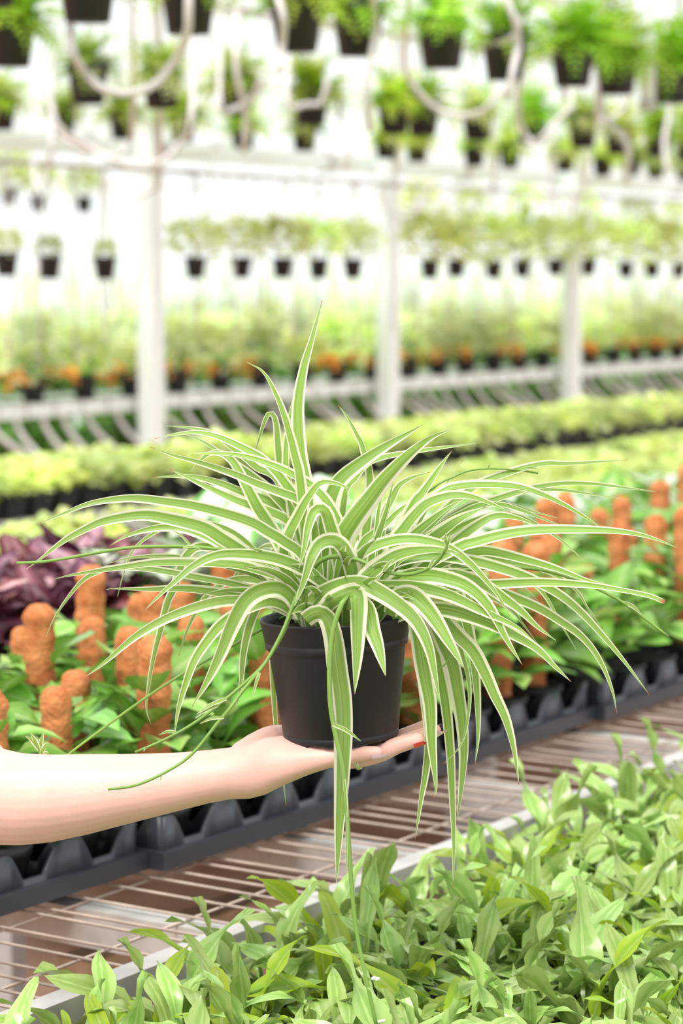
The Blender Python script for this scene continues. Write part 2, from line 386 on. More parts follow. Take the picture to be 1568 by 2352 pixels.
beam('steel_pipe', 7.7, 1.985, .014, 8.2, 19, 'thin grey pipe just below the pale horizontal beam', M['rail'], False)
for d, z, l in ((4.4, 2.86, 'nearest row of hanging pots'), (6.0, 2.86, 'middle row of hanging pots'), (7.6, 2.86, 'farthest row of hanging pots')):
    beam('overhead_pipe', d, z, .022, 3.5 if d < 5 else 6, 19, 'overhead pipe that carries the ' + l, M['rail'], False)
beam('far_beam', 11.5, 2.45, .04, 12, 28, 'distant pale beam above the far bench', M['white'])

# ------------------------------------------------------------------ leaves and plants
OVAL = [.08, .62, .95, 1, .82, .48, 0]
STRAP = [.2, .34, .5, .66, .8, .91, .98, 1, .97, .88, .72, .46, .06]
PETI = [.05, .05, .70, 1, .92, .55, 0]
def unit_leaf(name, prof, bend, wave, fold, m_, ph=0.0, cross=4):
    mb = MB(); rows = []; n = len(prof); ang = 0.0; x = z = 0.0
    for i in range(n):
        t = i / (n - 1)
        row = []
        for j in range(cross + 1):
            u = j / cross * 2 - 1
            w = max(prof[i], .004) * .5
            row.append(Vector((x, u * w, z + abs(u) * fold * w * 2 + wave * math.sin(t * 11 + ph + (2.2 if u > 0 else 0)) * u * u * .25)))
        rows.append(row)
        ang += bend / (n - 1)
        x += math.cos(ang) / (n - 1); z -= math.sin(ang) / (n - 1)
    mb.grid(rows, lambda j, i: (j / cross, i / (n - 1)))
    return mb.mesh(name, m_)
def pot_mesh(rt, rb, h, m_, n=14, name='pot'):
    mb = MB()
    mb.lathe([(0, .002), (rb, 0), (rb + (rt - rb) * .76, h * .76), (rt * .985, h * .78), (rt * 1.02, h), (rt * .96, h), (rt * .93, h * .86), (0, h * .86)], n)
    return mb.mesh(name, m_)
def square_pot(r, h, m_):
    mb = MB(); rows = []
    for (q, z) in ((0.001, .002), (r * .75, 0), (r * .94, h * .8), (r, h * .82), (r, h), (r * .93, h), (r * .9, h * .85), (.001, h * .85)):
        rows.append([Vector((sx * q, sy * q, z)) for sx, sy in ((-1, -1), (1, -1), (1, 1), (-1, 1))])
    mb.grid(rows, closed=True); return mb.mesh('pot', m_, False)
def leaf_part(me, par, yaw, pitch, L, Wd, loc=(0, 0, 0), roll=0.0):
    return obj('leaf', me, par, loc, (roll, -pitch, yaw), (L, Wd, L))
def blob(n, rad, h, size, mats, up=.7, seed=1, lay=1.0):
    q = random.Random(seed); mb = MB()
    for i in range(n):
        a = q.uniform(0, 6.283); e = math.sqrt(q.random()); zz = q.random() ** .6
        rr = rad * e * math.sqrt(max(.05, 1 - .75 * zz * zz))
        p = Vector((rr * math.cos(a), rr * math.sin(a), h * zz))
        yaw = a + q.uniform(-1, 1); pit = q.uniform(-.5, 1.0) * up
        Rm = Euler((q.uniform(-.5, .5), -pit, yaw)).to_matrix()
        L = size * q.uniform(.7, 1.3); w = L * q.uniform(.28, .42) * lay
        b = len(mb.v)
        for c in ((0, 0, 0), (L * .26, w * .8, w * .25), (L * .62, w * .85, w * .2), (L, 0, -L * .14), (L * .62, -w * .85, w * .2), (L * .26, -w * .8, w * .25), (L * .45, 0, 0)): mb.v.append(tuple(p + Rm @ Vector(c)))
        k = q.randrange(len(mats))
        for f_ in ((0, 6, 1), (1, 6, 2), (2, 6, 3), (0, 5, 6), (5, 4, 6), (4, 3, 6)): mb.face([b + e_ for e_ in f_], None, k)
    return mb.mesh('foliage', mats)
def fern(nf, L, mats, seed, droop=1.0, rise=.9):
    q = random.Random(seed); mb = MB()
    for i in range(nf):
        a = q.uniform(0, 6.283); el = q.uniform(.1, 1.25) * rise; ln = L * q.uniform(.65, 1.15); k = q.randrange(len(mats))
        p = Vector((0, 0, 0)); n = 9; pts = []; ang = el if i % 7 else .2; dr = droop if i % 7 else droop * 1.5
        for s in range(n + 1):
            pts.append(p.copy()); p = p + Vector((math.cos(a) * math.cos(ang), math.sin(a) * math.cos(ang), math.sin(ang))) * ln / n
            ang -= dr * (1.9 / n) * q.uniform(.7, 1.3)
        side = Vector((-math.sin(a), math.cos(a), 0))
        for s in range(1, n):
            for sg in (-1, 1):
                w = ln * .17 * (1 - (s / n) ** 2) + .008
                d = (side * sg + (pts[s + 1] - pts[s - 1]).normalized() * .5).normalized(); b = len(mb.v)
                t = (pts[s + 1] - pts[s - 1]).normalized() * w * .30
                dz = Vector((0, 0, q.uniform(-.4, .15) * w))
                for c in (pts[s] - t * .5, pts[s] + d * w * .5 + t, pts[s] + d * w + dz, pts[s] + d * w * .5 - t): mb.v.append(tuple(c))
                mb.face((b, b + 1, b + 2, b + 3), None, k)
    return mb.mesh('foliage', mats)
def small_plant(name, label, cat, group, p, potme, folme, zf, sc_=1.0, extra=None):
    o = thing(name, label, cat, p, (0, 0, ROT), group)
    obj('pot', potme, o)
    f = obj('foliage', folme, o, (0, 0, zf), (0, 0, R.uniform(0, 6.28)), (sc_, sc_, sc_ * R.uniform(.85, 1.2))); f['kind'] = 'stuff'
    if extra is not None:
        f = obj('flowers', extra, o, (0, 0, zf), (0, 0, R.uniform(0, 6.28)), (sc_,) * 3); f['kind'] = 'stuff'
    return o

# --- foreground bed of strap-leaved seedlings
bed_m = [unit_leaf('leaf', STRAP, b, w, f, mt, ph, 2) for (b, w, f, mt, ph) in (
    (.8, .2, .03, M['bed'], 0), (1.3, .26, .04, M['bed'], 1.3), (1.8, .2, .03, M['bed'], 2.2), (.3, .28, .05, M['bed'], 3.1), (2.4, .24, .04, M['bed'], .6), (1.0, .2, .04, M['bedyel'], 4))]
bed_pot = pot_mesh(.042, .032, .07, M['potfar'], 10)
beds = []
q = random.Random(5)
t = 1.0
while t < 3.45:
    d = .60; ri = 0
    while d < 1.48:
        tt, dd = t + q.uniform(-.025, .025), d + q.uniform(-.02, .02)
        p = W(tt, dd, BZ - .09)
        x, y = proj(p + Vector((0, 0, .12)))
        if -90 < x < 1660 and y < 2480: beds.append((p, ri))
        d += .068; ri += 1
    t += .068
bed_rows = {}
for p, ri in beds:
    o = thing('seedling', 'strap-leaved seedling with wavy pale green leaves in the crowded bed', 'plant', p, (0, 0, q.uniform(0, 6.28)), 'strap-leaved seedlings in the bed')
    bed_rows.setdefault(ri, []).append(o)
    obj('pot', bed_pot, o)
    n = q.randint(11, 14); sz = q.uniform(.75, 1.1)
    for k in range(n):
        a = k * 2.4 + q.uniform(-.4, .4); e = k / n
        pit = .35 + 1.05 * e + q.uniform(-.25, .25)
        L = (.088 + .02 * math.sin(e * 3)) * sz * q.uniform(.65, 1.4)
        me = bed_m[5] if q.random() < .13 else bed_m[q.randrange(5)]
        leaf_part(me, o, a, pit, L, L * q.uniform(.14, .21), (.008 * math.cos(a), .008 * math.sin(a), .062 + .02 * e), q.uniform(-1.1, 1.1))

for k, ri in enumerate(sorted(bed_rows, reverse=True)): number_row(bed_rows[ri], 'wavy strap-leaved seedling', 'in the ' + ORD[k] + 'bed row from the rail')
# --- black trays with coir-pole plants on the wire bench
def tray_mesh(Lx=.37, Ly=.26):
    mb = MB(); nx, ny = 3, 2; H = .068
    mb.box(-Lx / 2, Lx / 2, -Ly / 2, Ly / 2, 0, .006)
    def wall_strip(p0, p1, cells, th=.006):
        n = cells * 20; rows = []
        nrm = Vector((-(p1 - p0).y, (p1 - p0).x, 0)).normalized() * th
        for i in range(n + 1):
            u = i / n; c = (u * cells) % 1.0
            z = H * (.48 + .52 * min(1, max(0, (abs(math.cos(math.pi * c)) - .45) / .45))) if 0 < i < n else H
            b = p0.lerp(p1, u)
            out = -nrm * 1.2 * (abs(math.cos(math.pi * c)) ** 2)
            rows.append([b + Vector((0, 0, .0)), b + nrm, b + nrm + out * .6 + Vector((0, 0, z)), b + out * .6 + Vector((0, 0, z))])
        mb.grid(rows, closed=True, cap=True)
    c = [Vector((-Lx / 2, -Ly / 2, 0)), Vector((Lx / 2, -Ly / 2, 0)), Vector((Lx / 2, Ly / 2, 0)), Vector((-Lx / 2, Ly / 2, 0))]
    for i in range(4): wall_strip(c[i], c[(i + 1) % 4], nx if i % 2 == 0 else ny)
    for k in range(1, nx): wall_strip(Vector((-Lx / 2 + Lx * k / nx, -Ly / 2, 0)), Vector((-Lx / 2 + Lx * k / nx, Ly / 2, 0)), ny)
    wall_strip(Vector((-Lx / 2, 0, 0)), Vector((Lx / 2, 0, 0)), nx)
    return mb.mesh('body', M['tray'])
def rim_mesh(Lx=.37, Ly=.26):
    mb = MB(); h = .026
    for (x0, x1, y0, y1) in ((-Lx / 2 - .012, Lx / 2 + .012, -Ly / 2 - .012, -Ly / 2), (-Lx / 2 - .012, Lx / 2 + .012, Ly / 2, Ly / 2 + .012)): mb.box(x0, x1, y0, y1, .004, h)
    for (x0, x1) in ((-Lx / 2 - .012, -Lx / 2), (Lx / 2, Lx / 2 + .012)): mb.box(x0, x1, -Ly / 2, Ly / 2, .004, h)
    return mb.mesh('skirt', M['tray'], False)
tr_me, rim_me = tray_mesh(), rim_mesh()
cpot = pot_mesh(.054, .042, .085, M['potfar'], 16); 
def coir_mesh(h, r, seed):
    qq = random.Random(seed); mb = MB(); rows = []; n = 14; nz = 26
    for i in range(nz):
        z = h * i / (nz - 1); row = []
        bulge = .96 + .13 * math.sin(z * 88 + seed + .9 * math.sin(z * 41)) ** 2 + qq.uniform(-.04, .04)
        if i == nz - 1: bulge *= .55
        if i == nz - 2: bulge *= .9
        for k in range(n): row.append(Vector((r * bulge * (1 + qq.uniform(-.07, .07)) * math.cos(6.283 * k / n), r * bulge * (1 + qq.uniform(-.07, .07)) * math.sin(6.283 * k / n), z + qq.uniform(-.001, .001))))
        rows.append(row)
    mb.grid(rows, closed=True, cap=True); return mb.mesh('coir_pole', M['coir'])
coirs = [coir_mesh(.20, .0195, 1), coir_mesh(.215, .021, 2), coir_mesh(.185, .0185, 3)]
vine_m = [unit_leaf('leaf', PETI, b, w, f, mt, ph) for (b, w, f, mt, ph) in ((.8, .08, .08, M['vine'], 0), (1.2, .06, .1, M['vine'], 1), (.5, .1, .06, M['vine'], 2), (.9, .08, .1, M['vinepale'], 2))]
soil_me = None
def coir_plant(p, k, h=1.0, front=False):
    o = thing('coir_pole_plant', 'x', 'plant', p, (0, 0, q.uniform(0, 6.28)), 'coir-pole plants in the black trays')
    obj('pot', cpot, o, None, None, (.92, .92, .72))
    o['pole'] = bool(h > .78)
    if h > .78: c = obj('coir_pole', coirs[k % 3], o, (0, 0, .06), (q.uniform(-.05, .05), q.uniform(-.05, .05), 0), (1, 1, h))
    n = q.randint(17, 22)
    for i in range(n):
        a = i * 2.4 + q.uniform(-.5, .5); e = i / n
        L = q.uniform(.08, .125); pit = q.uniform(.1, .9) if e > .3 else q.uniform(.2, .6)
        if front: pit += .25
        leaf_part(vine_m[3] if q.random() < .18 else vine_m[q.randrange(3)], o, a, pit, L, L * q.uniform(.42, .6), (.014 * math.cos(a), .014 * math.sin(a), .075 + .13 * e * h), q.uniform(-.5, .5))
    return o
trays = {0: [], 1: []}; cps = {0: [], 1: [], 2: [], 3: []}
for row in (0, 1):
    for k in range(13):
        t0 = 1.72 + .395 * k; d0 = 1.905 + .285 * row + q.uniform(-.01, .01) + (.02 if k % 3 == 1 else 0)
        pc = W(t0, d0, BZ)
        if not seen(pc, 260, .2): continue
        o = thing('plant_tray', 'x', 'tray', pc, (0, 0, ROT + q.uniform(-.03, .03)), 'black plant trays on the wire bench')
        obj('body', tr_me, o); obj('skirt', rim_me, o); trays[row].append(o)
        for ry in (0, 1):
            for cx in range(3):
                lp = Vector((-.123 + .123 * cx, -.065 + .13 * ry, .0065))
                wp = o.matrix_basis @ lp
                if row == 0 and ry == 0 and q.random() < .18: continue   # empty cells at the front
                if seen(wp, 160, .3): cps[row * 2 + ry].append(coir_plant(wp, q.randrange(3), q.uniform(.62, 1.16), row == 0 and ry == 0))
for row, nm in ((0, 'in the front tray row'), (1, 'in the second tray row')):
    number_row(trays[row], 'black scalloped tray', nm)
for r_, nm in ((0, 'front tray row'), (1, 'second trayed row'), (2, 'third trayed row'), (3, 'fourth trayed row')):
    number_row([o for o in cps[r_] if o['pole']], 'leafy plant with coir pole', 'in the ' + nm)
    number_row([o for o in cps[r_] if not o['pole']], 'leafy plant without pole', 'in the ' + nm)

# --- purple and white-leaved plants behind them
cal_m = [unit_leaf('leaf', PETI, b, .06, .05, mt, ph) for (b, mt, ph) in ((1.3, M['calad'], 0), (1.7, M['calad'], 1), (1.0, M['calad'], 2))]
pur_m = [unit_leaf('leaf', OVAL, b, .22, .05, mt, ph) for (b, mt, ph) in ((.6, M['purple'], 0), (1.0, M['purple'], 1), (.8, M['pink'], 2))]
big_pot = pot_mesh(.065, .05, .13, M['potfar'], 16)
def rosette(name, cat, group, p, meshes, n, L, wr, pits, z0=.085, potme=None):
    o = thing(name, 'x', cat, p, (0, 0, q.uniform(0, 6.28)), group)
    obj('pot', potme or cpot, o)
    for i in range(n):
        a = i * 2.4 + q.uniform(-.4, .4); e = i / n; l = L * q.uniform(.75, 1.2)
        leaf_part(meshes[q.randrange(len(meshes))], o, a, pits[0] + (pits[1] - pits[0]) * e + q.uniform(-.15, .15), l, l * wr * q.uniform(.85, 1.15), (.006 * math.cos(a), .006 * math.sin(a), z0 + .02 * e), q.uniform(-.4, .4))
    return o
ws, ps, ls = [], [], []
for (x0, x1, ds, lst, kind) in ((-60, 430, (2.55, 2.68, 2.82), ps, 'p'), (380, 760, (2.52, 2.66, 2.82), ws, 'w'), (760, 1640, (2.55, 2.70, 2.84), ls, 'g')):
    for d in ds:
        t = t_at(x0, d)
        while t < t_at(x1, d):
            p = W(t, d + q.uniform(-.02, .02), BZ)
            if kind == 'p': o = rosette('purple_plant', 'plant', 'purple-leaved plants', p, pur_m, 22, .125, .60, (.2, 1.35), .15, big_pot)
            elif kind == 'w': o = rosette('white_leaved_plant', 'plant', 'white-leaved plants', p, cal_m, 14, .215, .46, (.6, 1.4), .13, big_pot)
            else:
                isw = q.random() < .3
                o = rosette('white_leaved_plant' if isw else 'leafy_plant', 'plant', 'white-leaved plants' if isw else 'leafy green plants at the back of the wire bench', p, cal_m if isw else vine_m, 14, .20 if isw else .13, .48, (.4, 1.3))
                if isw: ws.append(o); t += .15; continue
            lst.append(o); t += .14
number_row(ps, 'purple-leaved plant with pinkish leaves', 'behind the coir poles')
number_row(ws, 'white-leaved plant with green margins', 'behind the spider plant')
number_row(ls, 'leafy green plant', 'along the wire bench back')

# --- lime bench
lime_f = [blob(120, .09, .07, .042, [M['lime'], M['limepale']], .9, 20 + i) for i in range(4)]
sq = square_pot(.052, .075, M['potfar']); rp_ = pot_mesh(.05, .04, .08, M['potfar'], 12)
d = 3.12; row = 0
while d < 4.15:
    t = t_at(-60, d); rowl = []
    while t < t_at(1640, d):
        o = small_plant('lime_plant', 'small lime-green leafy plant packed on the bench behind the wire bench', 'plant', 'lime-green plants on the packed bench', W(t + q.uniform(-.02, .02), d, BZ - .07), rp_, lime_f[q.randrange(4)], .065, q.uniform(.9, 1.15))
        rowl.append(o); t += .145 if d < 3.9 else .13
    number_row(rowl, 'small lime plant', 'in the ' + ORD[row].strip() + ' row of the packed bench')
    d += .14; row += 1
# --- long row of square black pots
row_f = [blob(90, .085, .05, .046, [M['limepale'], M['limepale'], M['lime']], 1.0, 40 + i) for i in range(4)]
for r_, d in enumerate((4.66, 4.82, 4.98)):
    t = t_at(-50, d); lst = []
    while t < t_at(1630, d):
        lst.append(small_plant('potted_seedling', 'x', 'plant', 'pale green plants in square black pots', W(t, d, .742), sq, row_f[q.randrange(4)], .06, q.uniform(.9, 1.1)))
        t += .118
    number_row(lst, 'lime plant in square pot', ('in the long front line', 'in the long middle line', 'in the long back line')[r_])
# --- dark bushes under the rail
bush_f = [blob(260, .23, .22, .075, [M['bush']], 1.0, 60 + i) for i in range(3)]
bpot = pot_mesh(.10, .08, .12, M['potfar'], 14)
for r_, d in enumerate((8.16, 8.5, 9.0)):
    t = t_at(-40, d); lst = []
    while t < t_at(1620, d):
        lst.append(small_plant('bushy_plant', 'x', 'plant', 'dark green bushes around the rail shelf', W(t, d, .362 if d < 8.8 else .602), bpot, bush_f[q.randrange(3)], .07 if d < 8.8 else .09, q.uniform(.9, 1.1))); t += .36
    number_row(lst, 'dark green bush', ('in the front line under the rail shelf', 'in the back line under the rail shelf', 'in the line behind the rail shelf')[r_])
# --- rail shelf pots with orange flowers
rail_f = [blob(120, .15, .20, .075, [M['limepale'], M['hazepale'], M['lime']], 1.0, 80 + i) for i in range(3)]  # haze-paled leaves mixed in to whiten this far row
flower_f = [blob(26, .16, .07, .075, [M['orange']], .5, 90 + i, 1.6) for i in range(3)]
rpot = pot_mesh(.062, .052, .125, M['potfar'], 16); lst = []
t = t_at(80, 7.98) - .41 * 1
while t < t_at(1620, 7.98):
    fl = flower_f[q.randrange(3)] if q.random() < .75 else None
    o = small_plant('flowering_plant', 'x', 'plant', 'orange-flowered pots on the rail shelf', W(t, 7.98 + q.uniform(-.01, .01), .80), rpot, rail_f[q.randrange(3)], .11, q.uniform(.9, 1.15))
    if fl is not None:
        fo = obj('flowers', fl, o, (.19, -.03, .08), (0, 0, q.uniform(0, 6.28)), (.55, .6, 1.1)); fo['kind'] = 'stuff'
    o['bloom'] = fl is not None
    lst.append(o); t += .405 if t < 13 else .36
number_row([o for o in lst if o['bloom']], 'orange-flowered plant in black pot', 'on the white rail shelf')
number_row([o for o in lst if not o['bloom']], 'flowerless pale plant in black pot', 'on the white rail shelf')
# --- hanging pots
hpot = pot_mesh(.077, .056, .15, M['potfar'], 18)
fern_f = [fern(85, .30, [M['fern'], M['fernlite'], M['fern']], 100 + i, .6, 1.15) for i in range(4)]
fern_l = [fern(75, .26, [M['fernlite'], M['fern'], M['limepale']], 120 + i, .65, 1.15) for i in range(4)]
fern_p = [blob(130, .17, .22, .075, [M['hazepale'], M['limepale'], M['lime']], 1.0, 140 + i) for i in range(3)]
def hanging(p, zt, fme, sc_, group, psc=1.0):
    o = thing('hanging_plant', 'x', 'plant', p, (0, 0, q.uniform(0, 6.28)), group)
    obj('pot', hpot, o, None, None, (psc,) * 3)
    f = obj('foliage', fme, o, (0, 0, .135 * psc), None, (sc_,) * 3); f['kind'] = 'stuff'
    top = zt - p.z
    for k in range(3):
        a = 2.094 * k; m = MB(); m.tube([(.076 * psc * math.cos(a), .076 * psc * math.sin(a), .145 * psc), (.004 * math.cos(a), .004 * math.sin(a), min(top, .62)), (0, 0, top)], .0022, 4)
        obj('hanger', hang_cache.setdefault((k, round(top, 2), psc), m.mesh('hanger', M['cord'])), o)
    return o
hang_cache = {}
A = [(-10, 4.4), (213, 4.4), (440, 4.4), (683, 4.4), (822, 4.4), (1010, 4.4), (1152, 4.4), (1305, 4.4), (1405, 4.4), (1530, 4.4)]
lst = [hanging(W(t_at(x, d), d, 2.165 + q.uniform(-.008, .008)), 2.86, fern_f[q.randrange(4)], q.uniform(.9, 1.05) * (1.2 if x > 1200 else .9), 'hanging pots of the nearest row', 1.15) for x, d in A]
number_row(lst, 'bright fern in hanging pot', 'in the nearest hanging row')
B = [(40, 5.3), (212, 6), (377, 6), (545, 6), (715, 6), (903, 6), (968, 6), (1092, 6), (1215, 6), (1330, 6), (1412, 6), (1500, 6), (1570, 6)]
lst = [hanging(W(t_at(x, d), d, (2.11 if d > 5.5 else 2.13) + q.uniform(-.01, .01)), 2.86, (fern_f + fern_l)[q.randrange(8)], q.uniform(.8, 1.0), 'hanging pots of the middle row', 1.07) for x, d in B]
number_row(lst, 'fern in hanging black pot', 'in the middle hanging row')
Cx = [15, 153, 290, 425, 562, 700, 885, 955, 1085, 1165, 1290, 1375, 1440, 1495, 1560]
lst = [hanging(W(t_at(x, 7.6), 7.6, 2.125 + q.uniform(-.01, .01)), 2.86, fern_l[q.randrange(4)], q.uniform(.75, 1.0), 'hanging pots of the farthest row', .95) for x in Cx]
number_row(lst, 'light green hanging plant', 'just above the pale beam')
Dx = [(22, .5), (120, .45), (246, .4), (452, .9), (556, .9), (650, 1), (732, 1), (810, 1), (985, 1.3), (1045, 1.2), (1130, 1.3), (1195, 1.3), (1270, 1.2), (1345, 1.3), (1430, 1.3), (1490, 1.3), (1550, 1.3)]
lst = [hanging(W(t_at(x, 7.7), 7.7, 1.43 + q.uniform(-.01, .01)), 1.985, fern_p[q.randrange(3)], s, 'small pots hung below the pale beam', .78) for x, s in Dx]
number_row(lst, 'small hanging pot plant', 'below the thin grey pipe')
Ex = [30, 95, 200, 960, 1080, 1200, 1330, 1450, 1540]
lst = [hanging(W(t_at(x, 11.5), 11.5, 1.92 + q.uniform(-.03, .03)), 2.45, fern_p[q.randrange(3)], q.uniform(.9, 1.2), 'distant pots hung from the far beam', .8) for x in Ex if x > 300 or x < 250]
number_row(lst, 'very pale hanging plant', 'below the far beam')
# --- tall plants on the far bench, paled by haze put into their leaf colour
def stalks(seed):
    qq = random.Random(seed); mb = MB()
    for i in range(16):
        a = qq.uniform(0, 6.28); r0 = .12 * math.sqrt(qq.random()); h = qq.uniform(.45, .75)
        x, y = r0 * math.cos(a), r0 * math.sin(a); lx, ly = qq.uniform(-.06, .06), qq.uniform(-.06, .06)
        mb.tube([(x, y, 0), (x + lx * .5, y + ly * .5, h * .6), (x + lx, y + ly, h)], [.008, .007, .003], 4, m=qq.randrange(2))
    return mb.mesh('stalks', [M['hazepale'], M['white']])
stalk_m = [stalks(200 + i) for i in range(3)]; far_f = [blob(120, .22, .28, .10, [M['hazepale']], 1.0, 210 + i) for i in range(3)]
for r_, d in enumerate((10.8, 11.6, 12.3)):
    t = t_at(-40, d); lst = []
    while t < t_at(1620, d):
        o = thing('tall_plant', 'x', 'plant', W(t, d, .782), (0, 0, q.uniform(0, 6.28)), 'tall pale plants on the far bench')
        obj('pot', bpot, o); s = obj('stalks', stalk_m[q.randrange(3)], o, (0, 0, .09)); s['kind'] = 'stuff'
        f = obj('foliage', far_f[q.randrange(3)], o, (0, 0, .10), None, (1, 1, q.uniform(.7, 1.1))); f['kind'] = 'stuff'
        lst.append(o); t += .55
    number_row(lst, 'tall pale plant', ('in the far bench front line', 'in the far bench middle line', 'in the far bench back line')[r_])
# --- irrigation tubes looping between the hanging pots
TUBES = [
    (7.0, .013, [(432, -60), (432, 60), (408, 130), (360, 190), (300, 215), (240, 205), (195, 165), (165, 115), (160, 40)]),
    (7.4, .012, [(625, -60), (650, 40), (648, 100), (640, 160)]),
    (8.0, .012, [(850, -60), (862, 50), (855, 120), (842, 200), (850, 300)]),
    (8.4, .012, [(1150, -40), (1180, 40), (1190, 100), (1178, 160), (1165, 230)]),
    (8.9, .011, [(1190, 60), (1170, 90), (1120, 103), (1090, 96)]),
    (9.5, .012, [(1290, -60), (1297, 60), (1294, 150), (1296, 230)]),
    (10, .013, [(1395, 40), (1392, 120), (1378, 205), (1390, 270), (1440, 330), (1438, 420)]),
    (9.2, .012, [(540, 90), (545, 180), (565, 260), (560, 350)]),
    (9.8, .012, [(505, 240), (545, 247), (580, 225), (600, 180)]),
    (9.9, .012, [(660, 236), (700, 240), (740, 236), (752, 180)]),
    (9.4, .013, [(440, 270), (418, 325), (370, 372), (315, 385), (250, 365), (205, 335), (130, 290), (118, 220)]),
    (10.4, .012, [(305, 290), (295, 330), (270, 358), (220, 350), (150, 320), (125, 270)]),
    (11.0, .012, [(120, 320), (105, 390), (85, 440), (78, 380)]),
    (11.0, .012, [(365, 400), (345, 435), (310, 456), (285, 455)]),
    (9.6, .012, [(930, 150), (960, 210), (1000, 250), (1050, 265), (1100, 260), (1140, 225), (1180, 180)]),
    (10.2, .013, [(1190, 250), (1200, 300), (1220, 328), (1250, 312), (1275, 280), (1320, 240)]),
    (11.4, .013, [(1260, 300), (1275, 350), (1262, 420), (1290, 500), (1320, 460), (1350, 390), (1345, 300)]),
    (10.8, .012, [(1370, 268), (1400, 270), (1430, 255), (1445, 220)]),
    (11.0, .012, [(1540, 150), (1540, 240), (1525, 330), (1535, 400)]),
    (11.5, .012, [(875, 450), (895, 485), (935, 497), (965, 470), (990, 420)]),
    (11.6, .012, [(1130, 290), (1140, 360), (1130, 430)]),
    (10.8, .012, [(780, 250), (800, 320), (790, 390)]),
]
lst = []
for Y, r, pts in TUBES:
    P0 = [at(x, y, Y + R.uniform(-.15, .15)) for x, y in pts]
    rowd = min((4.4, 6.0, 7.6), key=lambda d_: abs(W(t_at(pts[0][0], d_), d_).y - Y))
    if Y >= 11.3:
        Y = W(t_at(pts[0][0], 7.7), 7.7).y; P0 = [W(t_at(pts[0][0], 7.7), 7.7, 1.985)] + [at(x, y, Y - .04) for x, y in pts]
    else: P0 = [W(t_at(pts[0][0], rowd) + .02, rowd, 2.85), W(t_at(pts[0][0], rowd) + .03, rowd, 2.6).lerp(P0[0], .3)] + P0
    P = spline(P0, 30); m = MB(); m.tube(P, r, 7)
    c = P[0].copy(); m.v = [tuple(Vector(v) - c) for v in m.v]
    o = tag(obj('irrigation_tube', m.mesh('irrigation_tube', M['tube']), None, c), 'x', 'tube', 'irrigation tubes among the hanging pots'); lst.append(o)
number_row(lst, 'pale looping irrigation tube', 'by its upper end')
# straight white drip lines dropping from the thin pipe to the rail shelf and the far beam
lst = []
for k in range(44):
    d = 7.7 if k % 2 == 0 else 11.5
    x = 20 + 36 * k + R.uniform(-12, 12)
    if 270 < x < 420: continue
    p = W(t_at(x, d), d, 0); m = MB(); zt = 1.985 if d < 9 else 2.45; zb = R.uniform(1.0, 1.15)
    sx = R.uniform(-.05, .05)
    m.tube([(0, 0, zt), (sx, 0, (zt + zb) / 2), (sx * R.uniform(-1, 2), 0, zb)], .006, 5)
    lst.append(tag(obj('drip_line', m.mesh('drip_line', M['tube']), None, p), 'x', 'tube', 'drip lines hanging straight down'))
number_row(lst, 'thin white drip line', 'of the straight drip lines')
# --- wooden trestle under the mesh
o = thing('wooden_trestle', 'pale wooden trestle showing through the wire mesh beside the trays', 'trestle'); 
c = at(400, 2120, 3.3); o.matrix_basis = Matrix.Translation((c.x, c.y, 0)) @ BX
m = MB(); m.box(-.22, .22, -.03, .03, .50, .55); obj('top_beam', m.mesh('top_beam', M['wood'], False), o)
m = MB(); m.box(-.02, .02, -.02, .02, 0, .50); lm_ = m.mesh('leg', M['wood'], False)
for x in (-.18, .18): obj('leg', lm_, o, (x, 0, 0))
m = MB(); m.box(-.16, .16, -.012, .012, .22, .26); obj('stretcher', m.mesh('stretcher', M['wood'], False), o)

# ------------------------------------------------------------------ the spider plant
Y0 = 2.30
base_c = at(783, 1690, Y0); rim_c = at(770, 1414, Y0)
ax = (rim_c - base_c); PH = ax.length; ax.normalize()
px = 1.0 / (F / (Y0 / CA)) * 1.0
TP = Matrix.Translation(base_c) @ Vector((0, 0, 1)).rotation_difference(ax).to_matrix().to_4x4()
plant = thing('potted_spider_plant', 'spider plant with white-edged striped leaves in a black plastic pot, held on a hand', 'plant', base_c)
inv = Matrix.Translation(-base_c)
rb, rt = .0555, .0730
prof = [(0, .006), (rb - .010, .006), (rb - .008, 0), (rb - .001, 0), (rb, .0012), (rb + .0004, .006), (rb - .0002, .0068), (rb + .0006, .0076), (rb + .0105, PH * .745), (rb + .0108, PH * .752),
        (rb + .0128, PH * .758), (rb + .0133, PH * .766), (rb + .0137, PH * .815), (rb + .0134, PH * .820), (rb + .0138, PH * .825), (rt - .0004, PH * .982), (rt, PH * .990), (rt - .0008, PH * .998), (rt - .0022, PH), (rt - .0034, PH * .99), (rt - .006, PH * .92), (rt - .008, PH * .86)]
pm = MB(); pm.lathe(prof, 72, inv @ TP); obj('pot', pm.mesh('pot', M['pot']), plant)
for ang in (-2.3, -1.75, -1.2, -.6, .2, 1.2, 2.2):
    fm = MB(); T = inv @ TP @ Matrix.Rotation(ang, 4, 'Z'); fm.box(rb - .0045, rb - .001, -.006, .006, -.0016, .0025, T); obj('foot', fm.mesh('foot', M['pot'], False), plant)
pm = MB(); pm.lathe([(0, PH * .93), (.03, PH * .925), (rt - .0069, PH * .90), (rt - .0075, PH * .87), (0, PH * .86)], 40, inv @ TP); obj('soil', pm.mesh('soil', M['soil']), plant)

